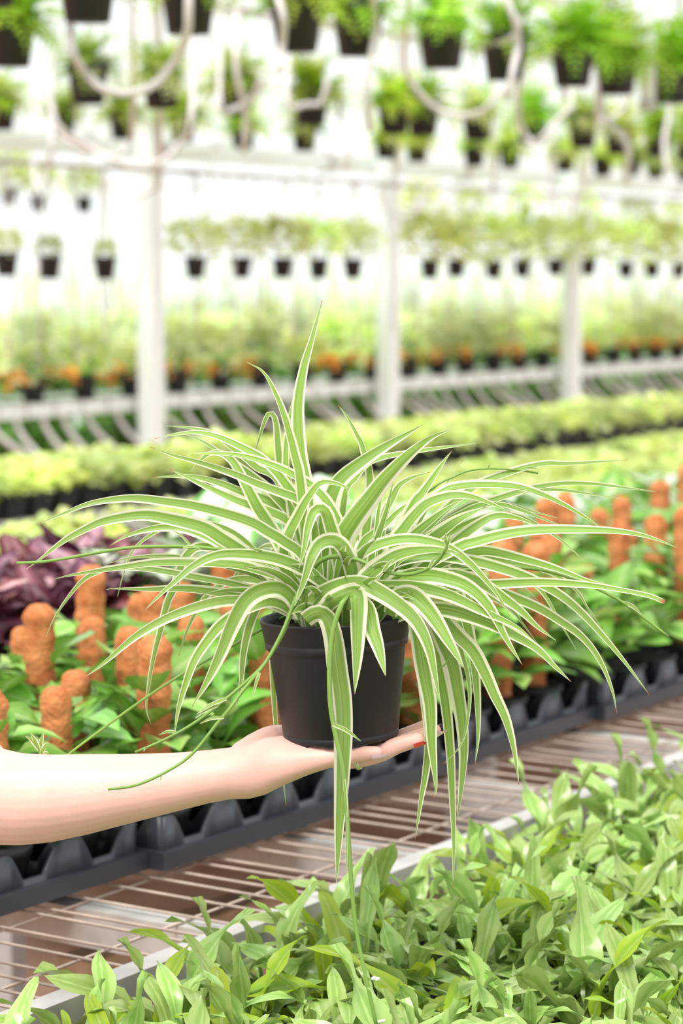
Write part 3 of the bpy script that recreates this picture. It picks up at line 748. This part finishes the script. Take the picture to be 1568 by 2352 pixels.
def profile_w(t, blunt=False):
    w = (.72 + .28 * min(1, t / .35) ** .8) * (1 - t ** 2.6) ** .95
    if blunt: w = max(w, .45)
    return w
LR = random.Random(3)
def striped(points3, Wm, tilt, fold=.16, blunt=False, n=None, mtl=None, name='leaf', parent=None):
    """ribbon through world points; tilt = lean of the blade's upper edge away from the camera"""
    L = sum((b - a).length for a, b in zip(points3, points3[1:]))
    n = n or max(16, min(64, int(L / .0045)))
    P = spline(points3, n); mb = MB(); rows = []; cross = 6
    view = Vector((0, 1, 0)); prev = None
    wob = LR.uniform(0, 6); wa = LR.uniform(.0, .28)
    for i, p in enumerate(P):
        t = i / (n - 1)
        tan = (P[min(i + 1, n - 1)] - P[max(i - 1, 0)]).normalized()
        side = tan.cross(view)
        if side.length < .15 and prev is not None: side = prev.copy()
        side.normalize()
        if prev is not None:
            if side.dot(prev) < -.2: side = -side
            side = (side * .5 + prev * .5).normalized()
        side = (side - tan * side.dot(tan)).normalized(); prev = side
        nrm = side.cross(tan).normalized()
        up = 1 if side.z >= 0 else -1
        if abs(side.z) < .35: up = 1
        a = tilt * up + wa * math.sin(t * 5 + wob)
        sd = side * math.cos(a) + (nrm if nrm.y > 0 else -nrm) * math.sin(a)
        nr = sd.cross(tan).normalized()
        if nr.z < 0: nr = -nr
        w = Wm * profile_w(t, blunt) / max(.6, math.cos(tilt)) * .5
        w = max(w, .0003)
        row = []
        for j in range(cross + 1):
            u = j / cross * 2 - 1
            row.append(p + sd * (u * w) + nr * (fold * 2 * w * (abs(u) ** 1.3 - .5)))
        rows.append(row)
    o0 = base_c
    rows = [[v - o0 for v in r] for r in rows]
    mb.grid(rows, lambda j, i: (j / cross, i / (n - 1)))
    return obj(name, mb.mesh(name, mtl or M['striped']), parent or plant)
def L(wpx, z0, z1, pts, tilt=.45, fold=.16, blunt=False, zp=1.0):
    n = len(pts); acc = [0]
    for a, b in zip(pts, pts[1:]): acc.append(acc[-1] + math.hypot(b[0] - a[0], b[1] - a[1]))
    P3 = [at(x, y, Y0 + z0 + (z1 - z0) * (s / acc[-1]) ** zp) for (x, y), s in zip(pts, acc)]
    striped(P3, wpx * 1.1 / 2400.0, tilt, fold, blunt)
# leaves, each from its base at the crown to its tip (photo columns and rows, unprojected at the leaf's own depth)
# back, upright
L(38, .02, .05, [(725, 1390), (704, 1140), (688, 1040), (684, 935), (697, 846), (715, 782), (740, 690)], .1)
L(27, .0, .0, [(715, 1390), (692, 1120), (679, 1050), (655, 960), (630, 897), (603, 853), (567, 832)], .2)
L(27, .04, .07, [(690, 1390), (655, 1150), (640, 1040), (634, 972), (622, 949), (608, 966), (584, 1042)], .1)
L(24, .03, .05, [(700, 1390), (662, 1120), (655, 1040), (664, 960), (678, 898)], .1)
L(24, .03, .09, [(720, 1390), (650, 1125), (590, 1073), (540, 1033), (490, 996), (440, 983), (380, 978)])
L(25, .01, .06, [(730, 1390), (690, 1180), (650, 1105), (604, 1056), (556, 1028), (500, 1003), (449, 993), (393, 999), (355, 1008)])
L(24, .02, .08, [(715, 1395), (690, 1220), (630, 1137), (577, 1091), (513, 1046), (470, 1016), (420, 995)])
L(23, .0, .01, [(790, 1390), (788, 1240), (760, 1165), (720, 1118), (680, 1093), (640, 1073), (577, 1051), (521, 1042), (448, 1040), (428, 1031)])
L(23, .0, .02, [(740, 1390), (718, 1205), (689, 1152), (653, 1135), (590, 1112), (539, 1090), (462, 1064), (393, 1045), (345, 1027)])
L(27, .02, .06, [(725, 1395), (690, 1235), (660, 1197), (615, 1175), (554, 1155), (513, 1137), (467, 1115), (424, 1094), (390, 1078)])
L(26, .03, .08, [(735, 1390), (690, 1200), (640, 1167), (605, 1148), (549, 1129), (513, 1114), (462, 1099), (411, 1094), (350, 1096)])
L(34, .01, .06, [(700, 1400), (660, 1285), (622, 1213), (590, 1162), (562, 1108), (535, 1060), (505, 1040), (478, 1043), (455, 1062), (438, 1082)], .15)
L(27, -.01, -.04, [(740, 1400), (700, 1286), (650, 1244), (615, 1223), (577, 1201), (520, 1182), (450, 1164), (387, 1154), (301, 1145), (211, 1156), (148, 1179), (84, 1205)])
L(33, .0, .02, [(690, 1395), (620, 1310), (551, 1262), (513, 1238), (466, 1210), (387, 1190), (326, 1182), (243, 1195), (199, 1213), (148, 1241), (87, 1288), (61, 1307)], .3)
L(26, .02, .05, [(690, 1395), (600, 1305), (526, 1262), (482, 1236), (419, 1214), (355, 1214), (291, 1231), (250, 1255)])
L(18, .03, .06, [(690, 1400), (620, 1335), (520, 1298), (428, 1282), (371, 1277), (307, 1280), (253, 1293)])
L(25, -.01, -.03, [(745, 1410), (710, 1358), (653, 1328), (590, 1307), (538, 1295), (437, 1291), (355, 1292), (275, 1303), (179, 1318), (123, 1330)])
L(18, .02, .03, [(680, 1400), (570, 1350), (450, 1325), (330, 1305), (250, 1305), (224, 1314), (192, 1331), (157, 1371), (125, 1419), (106, 1462)], .2)
L(13, .05, .08, [(690, 1390), (560, 1240), (460, 1198), (390, 1208), (335, 1236), (302, 1270), (283, 1320), (270, 1370)], .2)
L(27, -.03, -.08, [(775, 1410), (762, 1366), (740, 1340), (691, 1307), (653, 1290), (615, 1280), (564, 1274), (513, 1274), (475, 1284), (437, 1306), (400, 1338), (366, 1368), (329, 1405)])
L(21, -.0, -.01, [(690, 1410), (610, 1380), (540, 1368), (483, 1357), (419, 1351), (339, 1353), (263, 1352), (244, 1354)])
L(25, -.02, -.05, [(680, 1415), (610, 1385), (540, 1380), (492, 1385), (435, 1401), (371, 1427), (308, 1465), (244, 1519), (193, 1557)], .35)
L(27, -.03, -.06, [(690, 1415), (630, 1383), (570, 1396), (515, 1428), (483, 1462), (451, 1508), (432, 1552), (410, 1625), (400, 1690)], .2)
L(22, -.02, -.05, [(670, 1410), (632, 1362), (608, 1365), (591, 1393), (572, 1440), (559, 1500), (553, 1570), (543, 1628)], .15)
L(23, .03, .05, [(690, 1400), (560, 1275), (470, 1255), (435, 1268), (415, 1301), (400, 1349), (384, 1384), (368, 1448), (355, 1499), (343, 1562), (336, 1626), (347, 1666)], .1)
L(14, .05, .085, [(650, 1420), (632, 1400), (624, 1450), (627, 1570), (636, 1690), (650, 1790), (657, 1850)], .1)
L(38, -.04, -.085, [(690, 1415), (668, 1374), (642, 1354), (610, 1355), (579, 1369), (556, 1394), (531, 1443), (508, 1500), (477, 1564), (441, 1623)], .25)
# centre
L(43, .02, .03, [(740, 1400), (745, 1300), (752, 1190), (767, 1130), (787, 1098), (833, 1061), (884, 1027), (935, 997), (973, 974)], .25)
L(20, .03, .06, [(770, 1400), (790, 1150), (815, 1100), (840, 1069), (862, 1056), (900, 1046), (980, 1033), (1040, 1025), (1095, 1018)])
L(26, .03, .06, [(820, 1390), (848, 1120), (833, 1031), (822, 1005), (797, 958), (776, 930)], .1)
L(34, .01, .03, [(850, 1400), (900, 1265), (948, 1158), (968, 1133), (994, 1095), (1017, 1062), (1037, 1036)], .2)
L(11, .02, .05, [(870, 1400), (960, 1205), (1010, 1130), (1037, 1095), (1063, 1057)])
L(28, .02, .05, [(850, 1400), (878, 1200), (902, 1140), (917, 1114), (948, 1096), (986, 1085)])
L(18, .02, .02, [(845, 1400), (862, 1250), (868, 1180), (882, 1115)], .1)
L(20, .0, .0, [(840, 1400), (853, 1274), (866, 1235), (881, 1190), (892, 1151), (904, 1098)], .1)
L(22, .01, .03, [(800, 1390), (830, 1260), (858, 1226), (889, 1202), (910, 1180), (940, 1158), (985, 1138)])
L(49, .0, -.04, [(770, 1405), (772, 1310), (788, 1240), (813, 1196), (846, 1152), (884, 1102), (935, 1048), (986, 1008), (1031, 988)], .2)
# right, from the back forward
L(22, .02, .06, [(850, 1400), (935, 1270), (1000, 1190), (1072, 1128), (1109, 1106), (1163, 1086), (1217, 1070), (1260, 1063), (1300, 1064), (1380, 1060), (1442, 1057)])
L(18, .02, .07, [(870, 1400), (985, 1232), (1072, 1165), (1127, 1149), (1181, 1132), (1217, 1121), (1290, 1110), (1362, 1111), (1435, 1120), (1515, 1131)])
L(15, .03, .08, [(880, 1400), (1000, 1240), (1100, 1162), (1188, 1134), (1235, 1126), (1290, 1126), (1362, 1136), (1425, 1145)])
L(25, .0, .03, [(880, 1390), (925, 1240), (965, 1172), (1018, 1128), (1054, 1116), (1109, 1112), (1181, 1116), (1235, 1131), (1290, 1156), (1344, 1188), (1390, 1220)])
L(18, .02, .05, [(870, 1395), (960, 1250), (1080, 1170), (1145, 1159), (1199, 1173), (1254, 1195), (1312, 1217)])
L(15, .03, .06, [(875, 1400), (950, 1265), (1050, 1185), (1150, 1158), (1235, 1178), (1288, 1192)])
L(40, .0, .01, [(880, 1400), (925, 1318), (975, 1252), (1020, 1214), (1060, 1188), (1115, 1164)], .5)
L(28, .0, .0, [(850, 1400), (897, 1284), (922, 1253), (960, 1218), (1012, 1177), (1062, 1146)])
L(31, -.01, -.02, [(870, 1400), (905, 1250), (925, 1215), (948, 1185), (978, 1156), (1016, 1141), (1047, 1136), (1083, 1140), (1127, 1156), (1172, 1177)], .4)
L(30, .0, .02, [(880, 1405), (930, 1350), (1000, 1285), (1050, 1240), (1095, 1206), (1140, 1184), (1190, 1190), (1236, 1208)])
L(18, .02, .05, [(880, 1400), (1000, 1250), (1110, 1190), (1180, 1185), (1240, 1210), (1279, 1234), (1308, 1258), (1342, 1288)])
L(27, -.01, -.03, [(880, 1400), (965, 1308), (1054, 1256), (1091, 1244), (1163, 1226), (1235, 1217), (1326, 1216), (1417, 1220), (1489, 1233), (1560, 1260)])
L(25, -.01, -.01, [(900, 1400), (980, 1312), (1054, 1276), (1087, 1267), (1127, 1266), (1199, 1283), (1272, 1304), (1344, 1331), (1412, 1348)])
L(13, .02, .04, [(890, 1400), (1000, 1310), (1130, 1300), (1204, 1350), (1239, 1384)])
L(17, .02, .05, [(890, 1400), (980, 1300), (1100, 1280), (1250, 1310), (1319, 1352), (1349, 1396), (1384, 1444)], .2)
L(15, .02, .05, [(890, 1400), (990, 1310), (1120, 1305), (1205, 1330), (1249, 1366), (1289, 1435), (1323, 1492)], .2)
L(23, -.02, -.05, [(890, 1400), (960, 1365), (1050, 1348), (1144, 1341), (1234, 1337), (1309, 1340), (1384, 1348), (1484, 1367), (1526, 1383)], .3, blunt=True)
L(26, -.01, -.03, [(860, 1400), (890, 1310), (934, 1284), (1009, 1277), (1084, 1288), (1134, 1300), (1209, 1325), (1284, 1365), (1334, 1406), (1384, 1460), (1434, 1520), (1491, 1596)], .3)
L(26, -.0, -.02, [(890, 1405), (950, 1345), (1020, 1328), (1109, 1345), (1174, 1370), (1234, 1395), (1284, 1425), (1334, 1461), (1374, 1511), (1404, 1580), (1416, 1638)], .25)
L(13, .0, .01, [(885, 1400), (1010, 1335), (1120, 1360), (1170, 1396), (1198, 1430), (1234, 1478)])
L(32, -.03, -.06, [(885, 1405), (955, 1335), (1034, 1322), (1064, 1326), (1109, 1342), (1159, 1376), (1194, 1402), (1234, 1440), (1276, 1471)], .35)
L(26, -.03, -.06, [(800, 1400), (800, 1312), (819, 1282), (857, 1256), (895, 1243), (933, 1238), (972, 1241), (1017, 1253), (1050, 1270), (1085, 1300), (1115, 1332), (1142, 1366), (1170, 1415)], .4)
L(35, -.04, -.10, [(795, 1405), (818, 1355), (838, 1325), (870, 1298), (908, 1274), (946, 1264), (997, 1261), (1030, 1265), (1060, 1272)], .4)
L(36, -.03, -.075, [(870, 1410), (909, 1336), (934, 1326), (974, 1322), (1009, 1325), (1064, 1342), (1104, 1372), (1134, 1412), (1164, 1471), (1199, 1527)], .3)
L(30, -.04, -.07, [(820, 1410), (850, 1352), (884, 1348), (959, 1351), (1034, 1370), (1109, 1405), (1184, 1440), (1228, 1474)], .35)
L(33, -.04, -.075, [(900, 1420), (950, 1402), (1004, 1399), (1034, 1402), (1084, 1416), (1134, 1436), (1184, 1461), (1234, 1491), (1274, 1531), (1311, 1566)], .3)
# hanging on the right
L(28, .0, -.02, [(890, 1400), (960, 1305), (1012, 1300), (1034, 1327), (1054, 1367), (1065, 1407), (1076, 1443), (1087, 1507), (1095, 1580), (1098, 1686), (1090, 1758)], .15)
L(26, .0, .01, [(900, 1405), (945, 1378), (975, 1410), (991, 1464), (1009, 1543), (1023, 1614), (1034, 1721), (1039, 1829), (1042, 1936), (1040, 2038)], .1)
L(37, -.01, -.01, [(890, 1405), (940, 1368), (985, 1410), (1018, 1480), (1037, 1525), (1048, 1579), (1059, 1650), (1064, 1721), (1060, 1793), (1050, 1884)], .1)
L(12, -.01, -.03, [(890, 1405), (960, 1370), (1015, 1400), (1051, 1471), (1068, 1525), (1076, 1561), (1078, 1614), (1069, 1679), (1051, 1721), (1017, 1755)], .1)
L(28, -.02, -.03, [(905, 1410), (938, 1378), (958, 1450), (974, 1580), (985, 1690), (978, 1770), (967, 1835), (953, 1927)], .1)
L(33, -.03, -.06, [(895, 1410), (940, 1368), (980, 1380), (1012, 1414), (1055, 1461), (1087, 1494), (1112, 1540), (1137, 1597), (1162, 1651), (1180, 1720), (1191, 1802)], .2)
L(39, -.03, -.05, [(900, 1410), (925, 1375), (944, 1385), (953, 1420), (962, 1467), (970, 1523), (978, 1568), (986, 1612), (989, 1657), (991, 1704), (996, 1757), (1000, 1796), (1001, 1815), (995, 1834)], .1)
L(41, -.05, -.10, [(895, 1412), (908, 1374), (927, 1364), (949, 1368), (974, 1391), (1000, 1425), (1034, 1480), (1066, 1536)], .25)
# front
L(37, -.03, -.09, [(815, 1400), (812, 1330), (800, 1277), (780, 1247), (755, 1240), (730, 1252), (712, 1285), (697, 1335), (676, 1392)], .2)
L(36, -.0, -.05, [(790, 1400), (783, 1320), (772, 1255), (758, 1205), (748, 1176), (734, 1167), (718, 1179), (706, 1215), (698, 1260), (686, 1306)], .15)
L(29, -.0, -.02, [(650, 1400), (648, 1280), (660, 1230), (680, 1190), (704, 1146), (733, 1110), (764, 1108), (798, 1122), (793, 1142)], .2)
L(39, -.045, -.105, [(697, 1416), (722, 1376), (755, 1356), (793, 1344), (831, 1343), (870, 1361), (908, 1385), (944, 1415), (967, 1448), (985, 1492), (997, 1547), (1010, 1612)], .3)
L(41, -.06, -.105, [(735, 1412), (760, 1380), (795, 1363), (818, 1360), (823, 1390), (822, 1440), (820, 1510), (814, 1595)], .15)
L(39, -.06, -.10, [(828, 1412), (832, 1388), (842, 1392), (853, 1442), (868, 1487), (885, 1552)], .15)
L(46, -.074, -.112, [(702, 1424), (718, 1412), (738, 1410), (754, 1426), (766, 1471), (775, 1543), (784, 1614), (787, 1686), (785, 1757), (782, 1829), (778, 1900), (775, 1971), (772, 2030)], .1)
# short inner leaves that fill the crown
IR = random.Random(21)
for k in range(46):
    a = IR.uniform(0, 6.283); r0 = IR.uniform(.005, .045)
    p0 = TP @ Vector((r0 * math.cos(a), r0 * math.sin(a), PH * .93))
    out = Vector((math.cos(a), math.sin(a), 0)); el = IR.uniform(.85, 1.4); ln = IR.uniform(.07, .125)
    ps_ = [p0]; g = el
    for s in range(4):
        ps_.append(ps_[-1] + (out * math.cos(g) + Vector((0, 0, 1)) * math.sin(g)) * ln / 4); g -= IR.uniform(.15, .5)
    striped(ps_, IR.uniform(.009, .015), IR.uniform(-.3, .5))
for k in range(16):      # leaves over the far rim
    a = IR.uniform(.3, 2.85); p0 = TP @ Vector((.03 * math.cos(a), .03 * math.sin(a), PH * .93))
    out = Vector((math.cos(a), math.sin(a), 0)); g = IR.uniform(.6, 1.1); ln = IR.uniform(.16, .26); ps_ = [p0]
    for s in range(6): ps_.append(ps_[-1] + (out * math.cos(g) + Vector((0, 0, 1)) * math.sin(g)) * ln / 6); g -= IR.uniform(.15, .45)
    striped(ps_, IR.uniform(.008, .012), .2)
# runners
def runner(wpx, z0, z1, pts, bracts=(), name='runner', dark=False):
    n = len(pts); P3 = spline([at(x, y, Y0 + z0 + (z1 - z0) * i / (n - 1)) for i, (x, y) in enumerate(pts)], 34)
    r = wpx / 4800.0; m = MB(); m.tube([p - base_c for p in P3], [r * (1.05 - .35 * i / 33) for i in range(34)], 7)
    o = obj(name, m.mesh(name, M['stolon']), plant)
    for (bx, by, tx, ty, w) in bracts:
        a_ = at(bx, by, Y0 + z1 - .002); b_ = at(tx, ty, Y0 + z1 - .006); mid_ = (a_ + b_) / 2 + Vector((0, 0, .002))
        striped([a_, mid_, b_], w / 2400.0, .2, .1, False, 8, None, 'bract', o)
    return o
runner(10, -.0, -.05, [(720, 1395), (690, 1330), (620, 1290), (540, 1267), (466, 1258), (403, 1255), (307, 1257), (230, 1268), (148, 1283), (90, 1291), (38, 1293)], [(440, 1256, 397, 1218, 6), (420, 1258, 462, 1262, 6)])
s1 = runner(9, -.06, -.13, [(690, 1400), (700, 1340), (685, 1360), (665, 1410), (649, 1450), (623, 1500), (600, 1535), (556, 1588), (531, 1623), (499, 1661), (444, 1729), (388, 1769), (314, 1803), (248, 1813)], [(514, 1648, 458, 1662, 8), (372, 1782, 368, 1794, 4), (596, 1545, 580, 1600, 8)])
runner(9, -.06, -.11, [(700, 1400), (702, 1345), (688, 1362), (668, 1410), (650, 1455), (622, 1503), (598, 1535), (556, 1574), (515, 1608), (467, 1646), (419, 1677), (371, 1702), (310, 1728)], [(520, 1605, 452, 1640, 9), (500, 1620, 448, 1650, 9), (405, 1682, 365, 1688, 8), (340, 1717, 330, 1726, 5)])
s3 = runner(11, -.02, -.10, [(712, 1330), (722, 1302), (742, 1285), (768, 1278), (819, 1285), (870, 1307), (908, 1318), (946, 1318), (984, 1305), (1010, 1282), (1026, 1256)], [(880, 1312, 908, 1283, 9), (985, 1305, 1004, 1278, 8), (1026, 1256, 1022, 1225, 9), (1026, 1256, 1034, 1228, 9), (1026, 1254, 1014, 1236, 7), (1027, 1252, 1040, 1238, 7)])
s4 = runner(12, -.088, -.135, [(800, 1400), (797, 1364), (785, 1385), (767, 1436), (759, 1489), (756, 1543), (758, 1614), (766, 1668), (776, 1714), (787, 1761), (792, 1811), (797, 1875), (803, 1971), (809, 2057), (820, 2150), (835, 2222), (850, 2292), (866, 2365)], [(764, 1664, 828, 1702, 10), (797, 1860, 795, 2010, 6), (844, 2268, 858, 2284, 5), (790, 1790, 798, 1880, 8)])
for (x, y) in ((866, 2249), (858, 2247), (879, 2345), (870, 2347)):
    m = MB(); m.lathe([(0, -.0028), (.0014, -.002), (.002, 0), (.0014, .002), (0, .003)], 8, Matrix.Translation(at(x, y, Y0 - .13) - base_c) @ Matrix.Rotation(1.2, 4, 'Y')); obj('flower_bud', m.mesh('flower_bud', M['bud']), s4)
    b_ = at(842 if y < 2300 else 862, y, Y0 - .13); m = MB(); m.tube([b_ - base_c, at(x, y, Y0 - .13) - base_c], .0006, 5); obj('bud_stalk', m.mesh('bud_stalk', M['stolon']), s4)
runner(6, .02, .05, [(860, 1400), (930, 1190), (1000, 1117), (1036, 1098), (1072, 1082), (1123, 1076), (1190, 1080), (1235, 1087)], [(1200, 1081, 1236, 1078, 8), (1120, 1076, 1126, 1070, 4)])
runner(9, .01, .02, [(900, 1400), (1010, 1320), (1200, 1305), (1320, 1330), (1394, 1364), (1424, 1380), (1474, 1416), (1534, 1462)], [(1430, 1383, 1474, 1412, 10)])
runner(5, -.02, -.03, [(1034, 1470), (1034, 1498), (1025, 1522), (1001, 1542)])
runner(8, .04, .05, [(700, 1390), (400, 1560), (200, 1700), (120, 1760), (95, 1735), (84, 1712)], [(90, 1722, 58, 1690, 12), (90, 1725, 70, 1684, 14), (92, 1722, 100, 1682, 12), (95, 1728, 112, 1705, 11), (100, 1735, 112, 1730, 9)])

# ------------------------------------------------------------------ the person's forearm and hand (palm up, left hand)
hm = MB()
def px_r(npx, Y): return npx * Y / CA / F
rings = [(-150, 1715, 1900, 2.36, .040, 2.0), (-90, 1708, 1925, 2.345, .045, 2.0), (-20, 1716, 1938, 2.33, .047, 2.0), (50, 1732, 1939, 2.322, .045, 2.0), (120, 1735, 1932, 2.317, .043, 2.0), (200, 1734, 1915, 2.313, .041, 2.0), (300, 1733, 1889, 2.308, .037, 2.0),
         (400, 1731, 1863, 2.303, .033, 2.1), (480, 1724, 1843, 2.298, .030, 2.1), (530, 1718, 1834, 2.295, .029, 2.1), (575, 1708, 1832, 2.292, .031, 2.2), (610, 1697, 1822, 2.290, .035, 2.3), (640, 1694, 1805, 2.289, .038, 2.4),
         (670, 1694, 1790, 2.288, .040, 2.5), (710, 1694, 1772, 2.287, .041, 2.6), (750, 1694, 1758, 2.286, .041, 2.6), (785, 1695, 1748, 2.286, .040, 2.5), (812, 1700, 1742, 2.286, .036, 2.3)]
def loft(rg, n=28):
    rows = []
    for (x, yt, yb, Y, hd, ex) in rg:
        a = at(x, yt, Y); b = at(x, yb, Y); c = (a + b) / 2; hh = (a - b).length / 2; row = []
        for k in range(n):
            an = 2 * math.pi * k / n; cs, sn = math.cos(an), math.sin(an)
            row.append(c + Vector((0, hd * math.copysign(abs(cs) ** (2 / ex), cs), hh * math.copysign(abs(sn) ** (2 / ex), sn))))
        rows.append(row)
    hm.grid(rows, closed=True, cap=True)
loft(rings)
def finger(pts, rads):
    P = [at(x, y, Y) for x, y, Y in pts]
    n = 22; Q = spline(P, n); rr = []
    for i in range(n):
        u = i / (n - 1) * (len(rads) - 1); k = min(int(u), len(rads) - 2); rr.append(rads[k] + (rads[k + 1] - rads[k]) * (u - k))
    d = (Q[-1] - Q[-2]).normalized()
    for s, f in ((.35, .93), (.65, .76), (.88, .48), (.98, .18)): Q.append(P[-1] + d * rads[-1] * s); rr.append(rads[-1] * f)
    hm.tube(Q, rr, 14)
    return P[-1], d, rads[-1]
tips = [finger([(760, 1742, 2.262), (800, 1738, 2.256), (830, 1732, 2.251), (864, 1729, 2.248)], [.0090, .0082, .0078, .0066]),
        finger([(765, 1742, 2.275), (815, 1743, 2.271), (870, 1731, 2.267), (915, 1711, 2.266), (958, 1699, 2.264)], [.0100, .0094, .0090, .0084, .0070]),
        finger([(765, 1732, 2.292), (820, 1730, 2.292), (880, 1720, 2.290), (945, 1700, 2.288), (997, 1678, 2.286)], [.0105, .0096, .0092, .0084, .0068]),
        finger([(765, 1724, 2.312), (820, 1720, 2.313), (880, 1708, 2.313), (930, 1690, 2.311), (982, 1666, 2.308)], [.0100, .0094, .0088, .0082, .0066])]
# thumb: mound beside the pot, then along the pot's far side
tips.append(finger([(565, 1752, 2.310), (600, 1722, 2.324), (628, 1700, 2.337), (662, 1693, 2.352), (715, 1688, 2.368), (760, 1672, 2.376)], [.022, .0195, .0145, .0115, .0105, .0085]))
# upper arm rising out of the frame
P = spline([at(-20, 1828, 2.33), at(-80, 1770, 2.36), at(-160, 1660, 2.40), at(-260, 1480, 2.46), at(-330, 1330, 2.50)], 16)
hm.tube(P, [.040, .042, .0425, .043, .043, .043, .043, .044, .045, .046, .047, .048, .049, .05, .048, .03], 22)
raw = hm.mesh('arm_raw', M['skin'])
tmp = bpy.data.objects.new('arm_tmp', raw); COL.objects.link(tmp)
md = tmp.modifiers.new('r', 'REMESH'); md.mode = 'VOXEL'; md.voxel_size = .0017
md = tmp.modifiers.new('s', 'SMOOTH'); md.factor = .5; md.iterations = 7
bpy.context.view_layer.update()
body = bpy.data.meshes.new_from_object(tmp.evaluated_get(bpy.context.evaluated_depsgraph_get()))
bpy.data.objects.remove(tmp); body.name = 'body'
if not body.materials: body.materials.append(M['skin'])
body.polygons.foreach_set('use_smooth', [True] * len(body.polygons))
person = thing('person', 'bare left forearm of a person, palm up, with painted nails, carrying the potted spider plant', 'person')
obj('body', body, person)
for k, (tp, d, r) in enumerate(tips):
    up = Vector((0, 0, 1)); dn = (-up - d * (-up).dot(d)).normalized()
    if k < 4: dn = (dn * .9 + Vector((0, -1, 0)) * (.5 if k == 0 else .22)); dn = (dn - d * dn.dot(d)).normalized()
    sd = d.cross(dn).normalized(); mb = MB(); rows = []
    ln = [.0185, .0165, .018, .016, .014][k]
    for i in range(9):
        u = i / 8; row = []
        rad = (r * (1.04 - .10 * u)); wid = 1.0 * (1 - max(0, (u - .35) / .65) ** 1.8)
        for j in range(7):
            a = (j / 6 * 2 - 1) * wid
            row.append(tp + d * (-r * .55 + ln * u) + (dn * math.cos(a) + sd * math.sin(a)) * (rad + .0002 - .0022 * u * u))
        rows.append(row)
    mb.grid(rows, lambda j, i: (j / 6, i / 8))
    rows2 = [[p - (dn * .0005) for p in r_] for r_ in rows]; mb.grid([r_[::-1] for r_ in rows2])
    o = obj('fingernail', mb.mesh('fingernail', M['rednail'] if k == 1 else M['nail']), person)
    if k == 1: o['label'] = 'glossy red fingernail'
# ring on the ring finger
rc = at(820, 1742, 2.2706); dirr = (at(870, 1731, 2.267) - rc).normalized(); mb = MB(); rows = []
e1 = dirr.orthogonal().normalized(); e2 = dirr.cross(e1)
for i in range(25):
    a = 2 * math.pi * i / 24; rad = e1 * math.cos(a) + e2 * math.sin(a)
    rows.append([rc + rad * (.0103 + .0009 * math.cos(b * 1.047)) + dirr * .0024 * math.sin(b * 1.047) for b in range(6)])
mb.grid(rows, closed=True); o = obj('ring', mb.mesh('ring', M['silver']), person); o['label'] = 'thin silver ring'
